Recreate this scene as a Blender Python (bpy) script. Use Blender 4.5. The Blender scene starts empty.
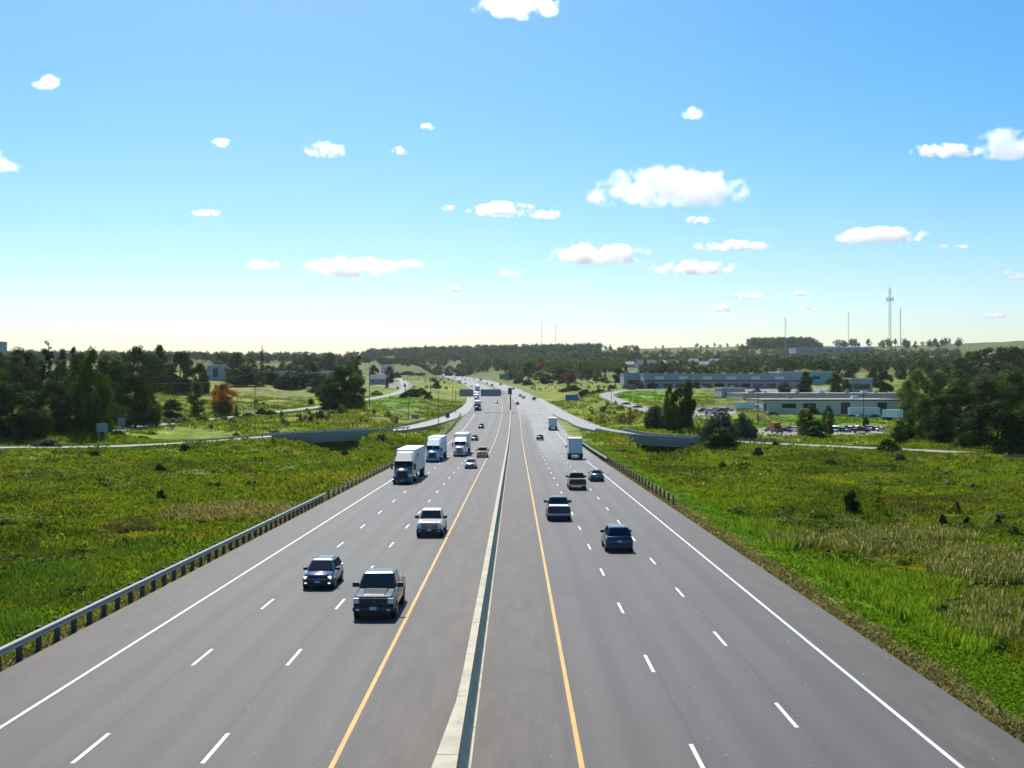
import bpy, bmesh, math, random
import numpy as np
from mathutils import Vector, Matrix
random.seed(7); RNG = np.random.default_rng(11)
sc = bpy.context.scene
col = sc.collection
F = 1170.0                      # focal length in pixels of a 1024 px wide picture
PI = math.pi
# ------------------------------------------------------------------ helpers
def tag(o, label=None, cat=None, group=None, kind=None):
    if label: o['label'] = label
    if cat: o['category'] = cat
    if group: o['group'] = group
    if kind: o['kind'] = kind
    return o
def empty(name, loc=(0, 0, 0), rz=0):
    o = bpy.data.objects.new(name, None); col.objects.link(o)
    o.location = loc; o.rotation_euler = (0, 0, rz); o.empty_display_size = .5
    return o
def mesh_obj(name, verts, faces, mat, parent=None, smooth=None):
    me = bpy.data.meshes.new(name)
    me.from_pydata([tuple(v) for v in verts], [], faces)
    me.update()
    if mat is not None: me.materials.append(mat)
    if smooth is not None:
        me.shade_smooth(); me.set_sharp_from_angle(angle=smooth)
    o = bpy.data.objects.new(name, me); col.objects.link(o)
    if parent is not None: o.parent = parent
    return o
def np_mesh(name, V, Q, mats, parent=None, k=4, attr=None, midx=None):
    """V (n,3) float, Q (m,k) int"""
    me = bpy.data.meshes.new(name)
    me.vertices.add(len(V)); me.vertices.foreach_set('co', np.asarray(V, np.float32).ravel())
    m = len(Q)
    me.loops.add(m * k); me.loops.foreach_set('vertex_index', np.asarray(Q, np.int32).ravel())
    me.polygons.add(m); me.polygons.foreach_set('loop_start', np.arange(0, m * k, k, dtype=np.int32))
    for mt in (mats if isinstance(mats, (list, tuple)) else [mats]): me.materials.append(mt)
    if midx is not None: me.polygons.foreach_set('material_index', np.asarray(midx, np.int32))
    me.update(calc_edges=True)
    if attr is not None:
        a = me.attributes.new('tint', 'FLOAT_COLOR', 'POINT')
        c = np.ones((len(V), 4), np.float32); c[:, :3] = attr
        a.data.foreach_set('color', c.ravel())
    o = bpy.data.objects.new(name, me); col.objects.link(o)
    if parent is not None: o.parent = parent
    return o
class MB:
    """collects simple shapes and links them as ONE mesh"""
    def __init__(s): s.v = []; s.f = []
    def add(s, V, Fc):
        n = len(s.v); s.v += [tuple(v) for v in V]; s.f += [tuple(i + n for i in f) for f in Fc]; return s
    def box(s, x0, x1, y0, y1, z0, z1, tx=0, ty=0):
        V = [(x0, y0, z0), (x1, y0, z0), (x1, y1, z0), (x0, y1, z0),
             (x0 + tx, y0 + ty, z1), (x1 - tx, y0 + ty, z1), (x1 - tx, y1 - ty, z1), (x0 + tx, y1 - ty, z1)]
        return s.add(V, [(0, 3, 2, 1), (4, 5, 6, 7), (0, 1, 5, 4), (1, 2, 6, 5), (2, 3, 7, 6), (3, 0, 4, 7)])
    def tube(s, a, b, r0, r1=None, n=8, caps=True):
        a = Vector(a); b = Vector(b); r1 = r0 if r1 is None else r1
        d = (b - a).normalized(); u = d.orthogonal().normalized(); w = d.cross(u)
        V = []
        for p, r in ((a, r0), (b, r1)):
            for i in range(n):
                t = 2 * PI * i / n; V.append(p + u * (r * math.cos(t)) + w * (r * math.sin(t)))
        Fc = [(i, (i + 1) % n, n + (i + 1) % n, n + i) for i in range(n)]
        if caps: Fc += [tuple(range(n - 1, -1, -1)), tuple(range(n, 2 * n))]
        return s.add(V, Fc)
    def loft(s, rings, caps=True):
        n = len(rings[0]); V = [p for r in rings for p in r]; Fc = []
        for j in range(len(rings) - 1):
            for i in range(n):
                a, b = j * n + i, j * n + (i + 1) % n
                Fc.append((a, b, b + n, a + n))
        if caps: Fc += [tuple(range(n - 1, -1, -1)), tuple(range((len(rings) - 1) * n, len(rings) * n))]
        return s.add(V, Fc)
    def build(s, name, mat, parent=None, smooth=None):
        return mesh_obj(name, s.v, s.f, mat, parent, smooth)
def bev(o, w=.03, seg=2):
    m = o.modifiers.new('bevel', 'BEVEL'); m.width = w; m.segments = seg; m.limit_method = 'ANGLE'; m.angle_limit = .6
    return o
def copy_tree(o, parent=None):
    c = o.copy(); col.objects.link(c); c.parent = parent
    for ch in o.children: copy_tree(ch, c)
    return c
# ------------------------------------------------------------------ materials
def mat(name, c, rough=.6, metal=0, spec=.5, coat=0, emis=None, noise=0, nscale=3, alpha=1):
    m = bpy.data.materials.new(name); m.use_nodes = True
    nt = m.node_tree; b = nt.nodes['Principled BSDF']
    b.inputs['Base Color'].default_value = (*c, 1); b.inputs['Roughness'].default_value = rough
    b.inputs['Metallic'].default_value = metal; b.inputs['Specular IOR Level'].default_value = spec
    b.inputs['Coat Weight'].default_value = coat; b.inputs['Coat Roughness'].default_value = .06
    if emis: b.inputs['Emission Color'].default_value = (*emis[0], 1); b.inputs['Emission Strength'].default_value = emis[1]
    if noise:
        tc = nt.nodes.new('ShaderNodeTexCoord'); n = nt.nodes.new('ShaderNodeTexNoise')
        n.inputs['Scale'].default_value = nscale; n.inputs['Detail'].default_value = 6; n.inputs['Roughness'].default_value = .65
        nt.links.new(tc.outputs['Object'], n.inputs['Vector'])
        mx = nt.nodes.new('ShaderNodeMapRange'); mx.inputs[3].default_value = 1 - noise; mx.inputs[4].default_value = 1 + noise
        nt.links.new(n.outputs['Fac'], mx.inputs[0])
        mu = nt.nodes.new('ShaderNodeVectorMath'); mu.operation = 'SCALE'; mu.inputs[0].default_value = c
        nt.links.new(mx.outputs[0], mu.inputs['Scale']); nt.links.new(mu.outputs[0], b.inputs['Base Color'])
    return m
class NT:
    """tiny node-writing helper"""
    def __init__(s, m): s.t = m.node_tree; s.n = s.t.nodes; s.l = s.t.links
    def node(s, ty, **kw):
        x = s.n.new(ty)
        for k, v in kw.items(): setattr(x, k, v)
        return x
    def set(s, sock, v):
        if hasattr(v, 'links') or isinstance(v, bpy.types.NodeSocket): s.l.new(v, sock)
        else: sock.default_value = v
    def math(s, op, a, b=0, c=0):
        x = s.node('ShaderNodeMath', operation=op)
        s.set(x.inputs[0], a); s.set(x.inputs[1], b); s.set(x.inputs[2], c); return x.outputs[0]
    def noise(s, vec, scale, detail=4, rough=.6, dist=0):
        x = s.node('ShaderNodeTexNoise'); s.set(x.inputs['Vector'], vec); x.inputs['Scale'].default_value = scale
        x.inputs['Detail'].default_value = detail; x.inputs['Roughness'].default_value = rough; x.inputs['Distortion'].default_value = dist
        return x.outputs['Fac']
    def mapr(s, v, a, b, c=0, d=1, smooth=True):
        x = s.node('ShaderNodeMapRange'); x.interpolation_type = 'SMOOTHSTEP' if smooth else 'LINEAR'
        s.set(x.inputs[0], v); s.set(x.inputs[1], a); s.set(x.inputs[2], b); s.set(x.inputs[3], c); s.set(x.inputs[4], d); return x.outputs[0]
    def mix(s, f, a, b, mode='MIX'):
        x = s.node('ShaderNodeMix', data_type='RGBA', blend_type=mode)
        s.set(x.inputs[0], f); s.set(x.inputs[6], a if not isinstance(a, tuple) else (*a, 1)); s.set(x.inputs[7], b if not isinstance(b, tuple) else (*b, 1))
        return x.outputs[2]
    def scalev(s, v, vec):
        x = s.node('ShaderNodeVectorMath', operation='MULTIPLY'); s.set(x.inputs[0], v); x.inputs[1].default_value = vec; return x.outputs[0]

def asphalt_mat(name, lanes=True, base=(.084, .078, .071), sh=(.084, .070, .058)):
    m = bpy.data.materials.new(name); m.use_nodes = True; t = NT(m)
    uv = t.node('ShaderNodeUVMap').outputs[0]
    sep = t.node('ShaderNodeSeparateXYZ'); t.l.new(uv, sep.inputs[0]); x = sep.outputs[0]; y = sep.outputs[1]
    c = t.mix(t.mapr(t.noise(uv, 9, 4, .85), .35, .65, 0, 1, False), tuple(v * .72 for v in base), tuple(v * 1.28 for v in base))
    streak = t.noise(t.scalev(uv, (1.1, .02, 1)), 1.0, 4, .6)
    c = t.mix(t.mapr(streak, .35, .65, 0, .5), c, tuple(v * .72 for v in base))
    if lanes:
        ax = t.math('ABSOLUTE', x)
        shoulder = t.math('MAXIMUM', t.mapr(ax, 3.62, 3.66, 1, 0), t.mapr(ax, 14.15, 14.6, 0, 1))
        shc = t.mix(t.mapr(t.noise(t.scalev(uv, (1, .15, 1)), 1.2, 6, .75), .3, .7, 0, 1, False), tuple(v * .72 for v in sh), tuple(v * 1.28 for v in sh))
        c = t.mix(shoulder, c, shc)
        # wheel tracks: two slightly paler paths in every lane
        ph = t.math('FRACT', t.math('DIVIDE', t.math('SUBTRACT', ax, 3.5), 3.62))
        tr = t.math('ABSOLUTE', t.math('SUBTRACT', t.math('ABSOLUTE', t.math('SUBTRACT', ph, .5)), .25))
        trk = t.math('MULTIPLY', t.mapr(tr, .03, .17, 1, 0), t.math('SUBTRACT', 1, shoulder))
        c = t.mix(t.math('MULTIPLY', trk, .3), c, tuple(v * 1.35 for v in base))
        oil = t.math('MULTIPLY', t.mapr(t.math('ABSOLUTE', t.math('SUBTRACT', ph, .5)), .02, .13, 1, 0), t.math('SUBTRACT', 1, shoulder))
        c = t.mix(t.math('MULTIPLY', t.math('MULTIPLY', oil, t.mapr(t.noise(t.scalev(uv, (.3, .03, 1)), 1, 3), .3, .7, .3, 1)), .4), c, tuple(v * .62 for v in base))
        # dark sealed joints beside the lane lines
        wob = t.math('MULTIPLY', t.math('SUBTRACT', t.noise(t.scalev(uv, (0, .12, 1)), 1, 3), .5), .16)
        jx = t.math('ADD', x, wob)
        for off in (-11.05, -7.35, 7.02, 10.72):
            j = t.mapr(t.math('ABSOLUTE', t.math('SUBTRACT', jx, off)), .03, .1, .55, 0)
            c = t.mix(j, c, (.05, .05, .052))
        # milled rumble strips beside the yellow and white edge lines
        saw = t.math('LESS_THAN', t.math('FRACT', t.math('MULTIPLY', y, 3.2)), .45)
        for a, b in ((3.02, 3.32), (14.3, 14.65)):
            band = t.math('MULTIPLY', t.math('GREATER_THAN', ax, a), t.math('LESS_THAN', ax, b))
            c = t.mix(t.math('MULTIPLY', t.math('MULTIPLY', band, saw), .5), c, (.055, .052, .05))
            c = t.mix(t.math('MULTIPLY', band, .22), c, (.06, .055, .05))
        crk = t.node('ShaderNodeTexVoronoi', feature='DISTANCE_TO_EDGE'); t.l.new(t.scalev(uv, (.25, .06, 1)), crk.inputs['Vector']); crk.inputs['Scale'].default_value = 1
        ck = t.math('MULTIPLY', t.mapr(crk.outputs['Distance'], .004, .012, 1, 0), t.mapr(t.noise(uv, .05, 2), .5, .62))
        c = t.mix(t.math('MULTIPLY', ck, .0), c, (.06, .057, .055))
        # paler colour further along (two right lanes first, then the full width)
        y2 = t.math('ADD', y, 15)
        pale = t.math('MAXIMUM', t.math('MULTIPLY', t.mapr(y2, 170, 420), t.mapr(x, 6.6, 7.6)), t.math('MULTIPLY', t.mapr(y2, 430, 640), t.mapr(x, -.2, .2, .15, 1)))
        pale = t.math('MAXIMUM', pale, t.mapr(y2, 760, 1000, 0, .8)); pale = t.math('MULTIPLY', pale, t.math('SUBTRACT', 1, t.math('MULTIPLY', t.mapr(ax, 3.6, 3.7, 1, 0), .75)))
        c = t.mix(t.math('MULTIPLY', pale, .7), c, (.27, .26, .245))
        # re-laid patches and stains with their own shapes
        pt = t.noise(t.scalev(uv, (.16, .045, 1)), 1, 5, .6); c = t.mix(t.mapr(pt, .46, .66, 0, .42), c, tuple(v * .7 for v in base))
        sp = t.mapr(t.noise(t.scalev(uv, (1.6, .7, 1)), 1, 5, .75), .63, .74, 0, .5); c = t.mix(sp, c, tuple(v * .55 for v in base))
        # transverse joints where the paver stopped, and tar snakes
        wv = t.math('ADD', t.math('DIVIDE', y, 61.0), t.math('MULTIPLY', t.noise(t.scalev(uv, (.5, 0, 1)), 1, 3), .004)); c = t.mix(t.math('MULTIPLY', t.math('LESS_THAN', t.math('FRACT', wv), .0022), .5), c, (.045, .043, .04))
        sn = t.math('ABSOLUTE', t.math('SUBTRACT', t.noise(t.scalev(uv, (.5, .09, 1)), 1, 3, .5), .5)); gate = t.mapr(t.noise(uv, .035, 2), .52, .6)
        c = t.mix(t.math('MULTIPLY', t.math('MULTIPLY', t.mapr(sn, .0, .004, 1, 0), gate), .55), c, (.05, .048, .045))
        fleck = t.mapr(t.noise(uv, 5, 1), .76, .8)
        c = t.mix(t.math('MULTIPLY', fleck, .6), c, (.45, .43, .4))
    b = t.n['Principled BSDF']; t.l.new(c, b.inputs['Base Color'])
    b.inputs['Roughness'].default_value = .68; b.inputs['Specular IOR Level'].default_value = .3
    bp = t.node('ShaderNodeBump'); bp.inputs['Strength'].default_value = .25; bp.inputs['Distance'].default_value = .02
    t.l.new(t.noise(uv, 22, 3, .8), bp.inputs['Height']); t.l.new(bp.outputs[0], b.inputs['Normal'])
    return m

def foliage_mat(name, c, trans=.3, var=.45, alt=None, altf=.35):
    m = bpy.data.materials.new(name); m.use_nodes = True; t = NT(m)
    g = t.node('ShaderNodeNewGeometry'); r = g.outputs['Random Per Island']
    tc = t.node('ShaderNodeTexCoord').outputs['Object']
    n = t.noise(tc, 3.2, 3, .6)
    cc = t.mix(t.mapr(n, .32, .68), tuple(v * .62 for v in c), tuple(v * 1.45 for v in c))
    if alt: cc = t.mix(t.mapr(t.noise(tc, 2.3, 2, .5), 1 - altf - .12, 1 - altf + .1), cc, alt)
    sc_ = t.node('ShaderNodeVectorMath', operation='SCALE'); t.l.new(cc, sc_.inputs[0])
    t.l.new(t.mapr(r, 0, 1, 1 - var, 1 + var, False), sc_.inputs['Scale'])
    out = t.n['Material Output']; t.n.remove(t.n['Principled BSDF'])
    d = t.node('ShaderNodeBsdfDiffuse'); tr = t.node('ShaderNodeBsdfTranslucent')
    t.l.new(sc_.outputs[0], d.inputs[0])
    tint = t.node('ShaderNodeVectorMath', operation='MULTIPLY'); t.l.new(sc_.outputs[0], tint.inputs[0]); tint.inputs[1].default_value = (1.25, 1.35, .6)
    t.l.new(tint.outputs[0], tr.inputs[0])
    ms = t.node('ShaderNodeMixShader'); ms.inputs[0].default_value = trans
    t.l.new(d.outputs[0], ms.inputs[1]); t.l.new(tr.outputs[0], ms.inputs[2])
    gl = t.node('ShaderNodeBsdfGlossy'); gl.inputs['Roughness'].default_value = .5; gl.inputs['Color'].default_value = (.8, .9, .8, 1)
    m2 = t.node('ShaderNodeMixShader'); m2.inputs[0].default_value = .008
    t.l.new(ms.outputs[0], m2.inputs[1]); t.l.new(gl.outputs[0], m2.inputs[2]); t.l.new(m2.outputs[0], out.inputs[0])
    return m

def tint_mat(name, trans=0, fine=True):
    """ground / grass: colour comes from the per-point 'tint' of what grows there"""
    m = bpy.data.materials.new(name); m.use_nodes = True; t = NT(m)
    a = t.node('ShaderNodeAttribute'); a.attribute_name = 'tint'
    c = a.outputs['Color']
    if fine:
        p = t.node('ShaderNodeNewGeometry').outputs['Position']
        n1 = t.noise(p, .9, 6, .72); n2 = t.noise(p, .12, 5, .6, .6); n3 = t.noise(p, .02, 4, .6)
        f = t.math('MULTIPLY', t.mapr(n1, .25, .75, .4, 1.6, False), t.mapr(n2, .32, .68, .55, 1.45, False))
        f = t.math('MULTIPLY', f, t.mapr(n3, .3, .7, .8, 1.22, False))
        s = t.node('ShaderNodeVectorMath', operation='SCALE'); t.l.new(c, s.inputs[0]); t.l.new(f, s.inputs['Scale'])
        c = s.outputs[0]
        b = t.n['Principled BSDF']; t.l.new(c, b.inputs['Base Color']); b.inputs['Roughness'].default_value = .9
        b.inputs['Specular IOR Level'].default_value = .15
        bp = t.node('ShaderNodeBump'); bp.inputs['Strength'].default_value = 1; bp.inputs['Distance'].default_value = .35
        t.l.new(t.noise(p, 1.3, 7, .75), bp.inputs['Height']); t.l.new(bp.outputs[0], b.inputs['Normal'])
    else:
        r = t.node('ShaderNodeNewGeometry').outputs['Random Per Island']
        s = t.node('ShaderNodeVectorMath', operation='SCALE'); t.l.new(c, s.inputs[0]); t.l.new(t.mapr(r, 0, 1, .8, 1.22, False), s.inputs['Scale'])
        out = t.n['Material Output']; t.n.remove(t.n['Principled BSDF'])
        d = t.node('ShaderNodeBsdfDiffuse'); tr = t.node('ShaderNodeBsdfTranslucent')
        t.l.new(s.outputs[0], d.inputs[0])
        tb = t.node('ShaderNodeVectorMath', operation='MULTIPLY'); t.l.new(s.outputs[0], tb.inputs[0]); tb.inputs[1].default_value = (1.4, 1.4, .8); t.l.new(tb.outputs[0], tr.inputs[0])
        ms = t.node('ShaderNodeMixShader'); ms.inputs[0].default_value = trans
        t.l.new(d.outputs[0], ms.inputs[1]); t.l.new(tr.outputs[0], ms.inputs[2]); t.l.new(ms.outputs[0], out.inputs[0])
    return m

M = dict(
    white_paint=mat('white_road_paint', (.78, .78, .75), .6, noise=.12, nscale=2),
    yellow_paint=mat('yellow_road_paint', (.66, .33, .03), .6, noise=.15, nscale=2),
    concrete=mat('concrete', (.50, .44, .31), .85, noise=.2, nscale=.9),
    grey_concrete=mat('grey_concrete', (.26, .245, .225), .85, noise=.18, nscale=.6),
    galv=mat('galvanised_steel', (.42, .40, .36), .5, metal=.3, noise=.1, nscale=4),
    wood_post=mat('weathered_post', (.10, .085, .07), .9, noise=.3, nscale=6),
    pole=mat('pole_steel', (.16, .17, .18), .6, metal=.3),
    wood_pole=mat('wood_pole', (.09, .07, .055), .9),
    sign_back=mat('sign_back_aluminium', (.22, .25, .30), .5, metal=.4),
    sign_green=mat('green_sign_face', (.02, .25, .16), .5),
    sign_blue=mat('blue_sign_face', (.03, .13, .42), .5),
    tyre=mat('tyre_rubber', (.018, .018, .018), .8),
    rim=mat('alloy_rim', (.45, .45, .46), .35, metal=.8),
    glass=mat('dark_glass', (.012, .014, .017), .08, spec=.6),
    chrome=mat('chrome', (.62, .63, .65), .18, metal=1),
    black=mat('black_plastic', (.02, .02, .022), .5),
    dgrey=mat('dark_grey_plastic', (.06, .06, .065), .5),
    lamp=mat('lamp_lens', (.75, .75, .72), .1, spec=.8, coat=.5),
    litlamp=mat('lit_lamp', (.9, .85, .7), .2, emis=((1, .78, .45), 1.2)),
    amber=mat('amber_lens', (.6, .22, .03), .25),
    red=mat('red_lens', (.28, .015, .012), .2, coat=.5),
    plate=mat('licence_plate', (.55, .6, .7), .5),
    bark=mat('bark', (.045, .038, .026), .95, noise=.3, nscale=4),
)
def worn(name, c, under=(.12, .115, .105)):
    m = bpy.data.materials.new(name); m.use_nodes = True; t = NT(m); p = t.node('ShaderNodeNewGeometry').outputs['Position']
    w_ = t.mapr(t.noise(p, 7, 5, .75), .5, .68, 0, .75); w2 = t.mapr(t.noise(p, .5, 3, .6), .35, .7, .0, .35)
    t.l.new(t.mix(t.math('MAXIMUM', w_, w2), c, under), t.n['Principled BSDF'].inputs['Base Color']); t.n['Principled BSDF'].inputs['Roughness'].default_value = .65; return m
M['white_paint'] = worn('white_road_paint', (.82, .82, .79)); M['yellow_paint'] = worn('yellow_road_paint', (.72, .36, .03))
def barrier_mat():
    m = bpy.data.materials.new('barrier_concrete'); m.use_nodes = True; t = NT(m); p = t.node('ShaderNodeNewGeometry').outputs['Position']
    sp = t.node('ShaderNodeSeparateXYZ'); t.l.new(p, sp.inputs[0])
    c = t.mix(t.mapr(t.noise(p, .8, 6, .7), .3, .7), (.40, .35, .25), (.56, .50, .36))
    c = t.mix(t.mapr(t.noise(t.scalev(p, (6, .5, 6)), 1, 4, .7), .55, .72, 0, .55), c, (.20, .175, .14))
    j = t.math('LESS_THAN', t.math('FRACT', t.math('DIVIDE', sp.outputs[1], 6.1)), .012)
    c = t.mix(t.math('MULTIPLY', j, .8), c, (.10, .09, .08))
    t.l.new(c, t.n['Principled BSDF'].inputs['Base Color']); t.n['Principled BSDF'].inputs['Roughness'].default_value = .85; return m
M['barrier'] = barrier_mat()
def paint(name, c, metal=.3, rough=.28): return mat('paint_' + name, c, rough, metal=metal, coat=.5)
# ------------------------------------------------------------------ road line (camera at the origin, looking along +Y)
def hermite(xs, ys):
    xs = np.array(xs, float); ys = np.array(ys, float)
    d = np.diff(ys) / np.diff(xs); h = np.diff(xs)
    m = np.empty_like(ys); m[0] = d[0]; m[-1] = d[-1]
    m[1:-1] = (d[:-1] * h[1:] + d[1:] * h[:-1]) / (h[1:] + h[:-1])
    def f(x):
        x = np.asarray(x, float); i = np.clip(np.searchsorted(xs, x) - 1, 0, len(xs) - 2)
        t = (x - xs[i]) / h[i]; t = np.clip(t, 0, 1)
        return ((2*t**3 - 3*t**2 + 1) * ys[i] + (t**3 - 2*t**2 + t) * h[i] * m[i]
                + (-2*t**3 + 3*t**2) * ys[i+1] + (t**3 - t**2) * h[i] * m[i+1])
    return f
XC = hermite([-120, 0, 150, 300, 420, 500, 616, 700, 800, 1000, 1300, 1800, 2500, 3200, 4400],
             [-1.94, -1.63, -1.25, -.86, -.55, -.7, -1.9, -4.4, -9.6, -22.5, -43, -90, -178, -290, -500])
ZC = hermite([-120, 0, 150, 260, 320, 380, 440, 500, 616, 680, 800, 1000, 1300, 1800, 2500, 3200, 4400],
             [-8.35, -10.2, -12.51, -14.15, -14.55, -13.95, -12.75, -11.55, -9.4, -7.6, -4.5, -.7, 3.9, 11.2, 20.5, 30, 45])
def road_pt(Y, lat, up=0):
    s = (float(XC(Y + 1)) - float(XC(Y - 1))) / 2; n = math.hypot(1, s)
    return Vector((float(XC(Y)) + lat / n, Y - lat * s / n, float(ZC(Y)) + up))
# ramps as (px, py, depth)
def px3(p): return ((p[0] - 512) / F * p[2], p[2], (384 - p[1]) / F * p[2])
def smooth_line(pts, step=4.0):
    P = np.array(pts, float); s = np.r_[0, np.cumsum(np.linalg.norm(np.diff(P[:, :2], axis=0), axis=1))]
    n = max(2, int(s[-1] / step)); q = np.linspace(0, s[-1], n)
    return np.stack([hermite(s, P[:, k])(q) for k in range(3)], 1)
LR = [(-260, 205, -11.5), (-175, 232, -13.0)] + [px3(p) for p in ((0, 447.3, 258), (100, 446.3, 272), (200, 441.8, 290), (265, 436.5, 300), (330, 432.8, 305), (378, 430.6, 316), (405, 427.8, 345), (432, 422.4, 400))] \
     + [(-22.6, 462, -12.35), (-20.6, 530, -11.1), (-20.2, 600, -9.75), (-22.5, 680, -7.65)]
RR = [(13.6, 660, -8.2), (15.2, 610, -9.55), (17.5, 560, -10.5), (19.3, 490, -11.75), (22.6, 420, -12.9), (28.6, 345, -13.7)] + [px3(p) for p in ((650, 436.5, 318), (690, 438.6, 308), (740, 441.5, 298), (800, 444.6, 287), (860, 447.3, 272), (940, 451, 258), (1024, 455, 245))] + [(165, 226, -15), (260, 190, -15)]
LRP = smooth_line(LR); RRP = smooth_line(RR)
SL = smooth_line([px3(p) for p in ((60, 436, 310), (120, 430, 335), (162, 424.5, 372), (209, 419.5, 402), (276, 412, 442), (325, 406, 492), (369, 399, 572), (390, 395, 640), (404, 389.5, 760), (404, 383, 950), (398, 378, 1250))])
SR = smooth_line([px3(p) for p in ((700, 388, 780), (650, 389.5, 680), (622, 391, 620), (606, 395.5, 560), (616, 400, 515), (636, 407, 462), (668, 414.5, 425), (715, 419, 405))])
# ------------------------------------------------------------------ terrain heights
CP = [px3(p) for p in (
    (250, 540, 110), (150, 520, 131), (30, 520, 128), (0, 600, 75), (300, 500, 155), (150, 470, 212), (20, 475, 200), (330, 462, 235), (250, 455, 262),
    (385, 447, 290), (415, 436, 345), (440, 424, 420),
    (60, 438, 300), (150, 434, 330), (250, 424, 365), (330, 416, 400), (400, 411, 480), (430, 404, 560), (452, 392, 700),
    (20, 410, 420), (120, 400, 480), (250, 404, 520), (200, 388, 680), (330, 396, 620), (280, 384, 760), (100, 378, 800), (400, 392, 720), (370, 390, 780),
    (445, 383, 900), (385, 384, 950), (300, 374, 1150), (150, 370, 1200), (0, 372, 1100), (420, 376, 1500), (350, 366, 1700), (200, 364, 1700), (50, 364, 1700),
    (400, 362, 2500), (300, 360, 2600), (150, 358, 2600), (0, 358, 2600), (480, 364, 2300),
    (420, 354, 3400), (480, 352, 3400), (560, 351.5, 3300), (380, 357, 3400), (300, 360, 3500), (200, 359, 3500), (50, 358, 3500), (-200, 358, 3500),
    (600, 462, 235), (700, 480, 190), (850, 470, 215), (950, 470, 212), (850, 500, 152), (1000, 500, 155), (800, 545, 96), (900, 560, 88), (1000, 560, 92), (1020, 620, 66), (1150, 500, 150), (720, 455, 262), (900, 458, 248),
    (610, 442, 285), (600, 425, 390), (620, 412, 440), (600, 402, 540), (640, 404, 480), (700, 424, 372), (690, 412, 425), (780, 436, 372), (870, 434, 372), (800, 414.5, 480), (880, 414, 490), (920, 436, 330), (1020, 430, 330),
    (560, 397, 640), (590, 389, 750), (640, 395, 640), (700, 388.5, 760), (800, 388.5, 760), (760, 402, 570), (900, 395, 720), (1000, 400, 600),
    (520, 383, 1000), (580, 380, 1050), (650, 376, 1150), (750, 374, 1200), (870, 372, 1250), (960, 372, 1200), (1030, 376, 1000),
    (520, 372, 1500), (600, 367, 1700), (700, 364, 1700), (800, 366, 1600), (880, 362, 1800), (960, 360, 1700), (1020, 360, 1600),
    (540, 360, 2400), (620, 357, 2500), (720, 356, 2500), (800, 355, 2500), (900, 354, 2400), (960, 352, 2400), (1020, 350, 2300),
    (620, 350.3, 3500), (680, 348, 3500), (740, 347.5, 3500), (800, 346, 3400), (880, 347.5, 3300), (960, 343.5, 3000), (1030, 340.5, 2900), (1300, 340, 2900),
    (-200, 450, 240), (-200, 384, 700), (1250, 450, 240), (1250, 384, 700))] + \
    [(-60, -60, -12), (60, -60, -12), (-25, 20, -11.2), (25, 20, -11.2), (-50, 20, -13), (50, 20, -13), (-500, 0, -14), (500, 0, -14), (-1500, 0, 0), (1500, 0, 0),
     (0, 4400, 40), (-1500, 4400, 45), (1500, 4400, 50), (-3500, 4400, 45), (3500, 4400, 60), (-3000, 2000, 50), (3000, 2000, 70)]
CP = np.array(CP)
def warp(X, Y):
    Yc = np.maximum(Y, -70) + 90
    return np.stack([X / Yc * 2.0, np.log(Yc) * 1.1], -1)
_w = warp(CP[:, 0], CP[:, 1])
def _k(r): return r                      # linear kernel: stable, no overshoot
_D = np.linalg.norm(_w[:, None] - _w[None], axis=-1)
_A = np.zeros((len(CP) + 1,) * 2); _A[:-1, :-1] = _k(_D) - np.eye(len(CP)) * .004; _A[-1, :-1] = 1; _A[:-1, -1] = 1
# interpolate the view slope Z/Y-like value so that far and near carry equal weight
_S = np.linalg.solve(_A, np.r_[CP[:, 2] / (np.maximum(CP[:, 1], -70) + 90), 0])
def base_h(X, Y):
    w = warp(X, Y); out = np.zeros(X.shape)
    for i in range(len(CP)): out += _S[i] * np.hypot(w[..., 0] - _w[i, 0], w[..., 1] - _w[i, 1])
    return (out + _S[-1]) * (np.maximum(Y, -70) + 90)
def sm(t): t = np.clip(t, 0, 1); return t * t * (3 - 2 * t)
def line_dist(X, Y, L):
    best = np.full(X.shape, 1e9); z = np.zeros(X.shape)
    for a, b in zip(L[:-1], L[1:]):
        d = b - a; l2 = d[0]**2 + d[1]**2
        t = np.clip(((X - a[0]) * d[0] + (Y - a[1]) * d[1]) / l2, 0, 1)
        dd = np.hypot(X - a[0] - t * d[0], Y - a[1] - t * d[1]); k = dd < best
        best = np.where(k, dd, best); z = np.where(k, a[2] + t * d[2], z)
    return best, z
BR_L = (-64.0, -35.5); BR_R = (28.0, 52.0)       # x span of the two underpasses
def value_noise(X, Y, s, seed):
    r = np.random.default_rng(seed).random((64, 64))
    u = X / s; v = Y / s; i = np.floor(u).astype(int); j = np.floor(v).astype(int); fu = sm(u - i); fv = sm(v - j)
    g = lambda a, b: r[a % 64, b % 64]
    return (g(i, j) * (1-fu) + g(i+1, j) * fu) * (1-fv) + (g(i, j+1) * (1-fu) + g(i+1, j+1) * fu) * fv
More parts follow.
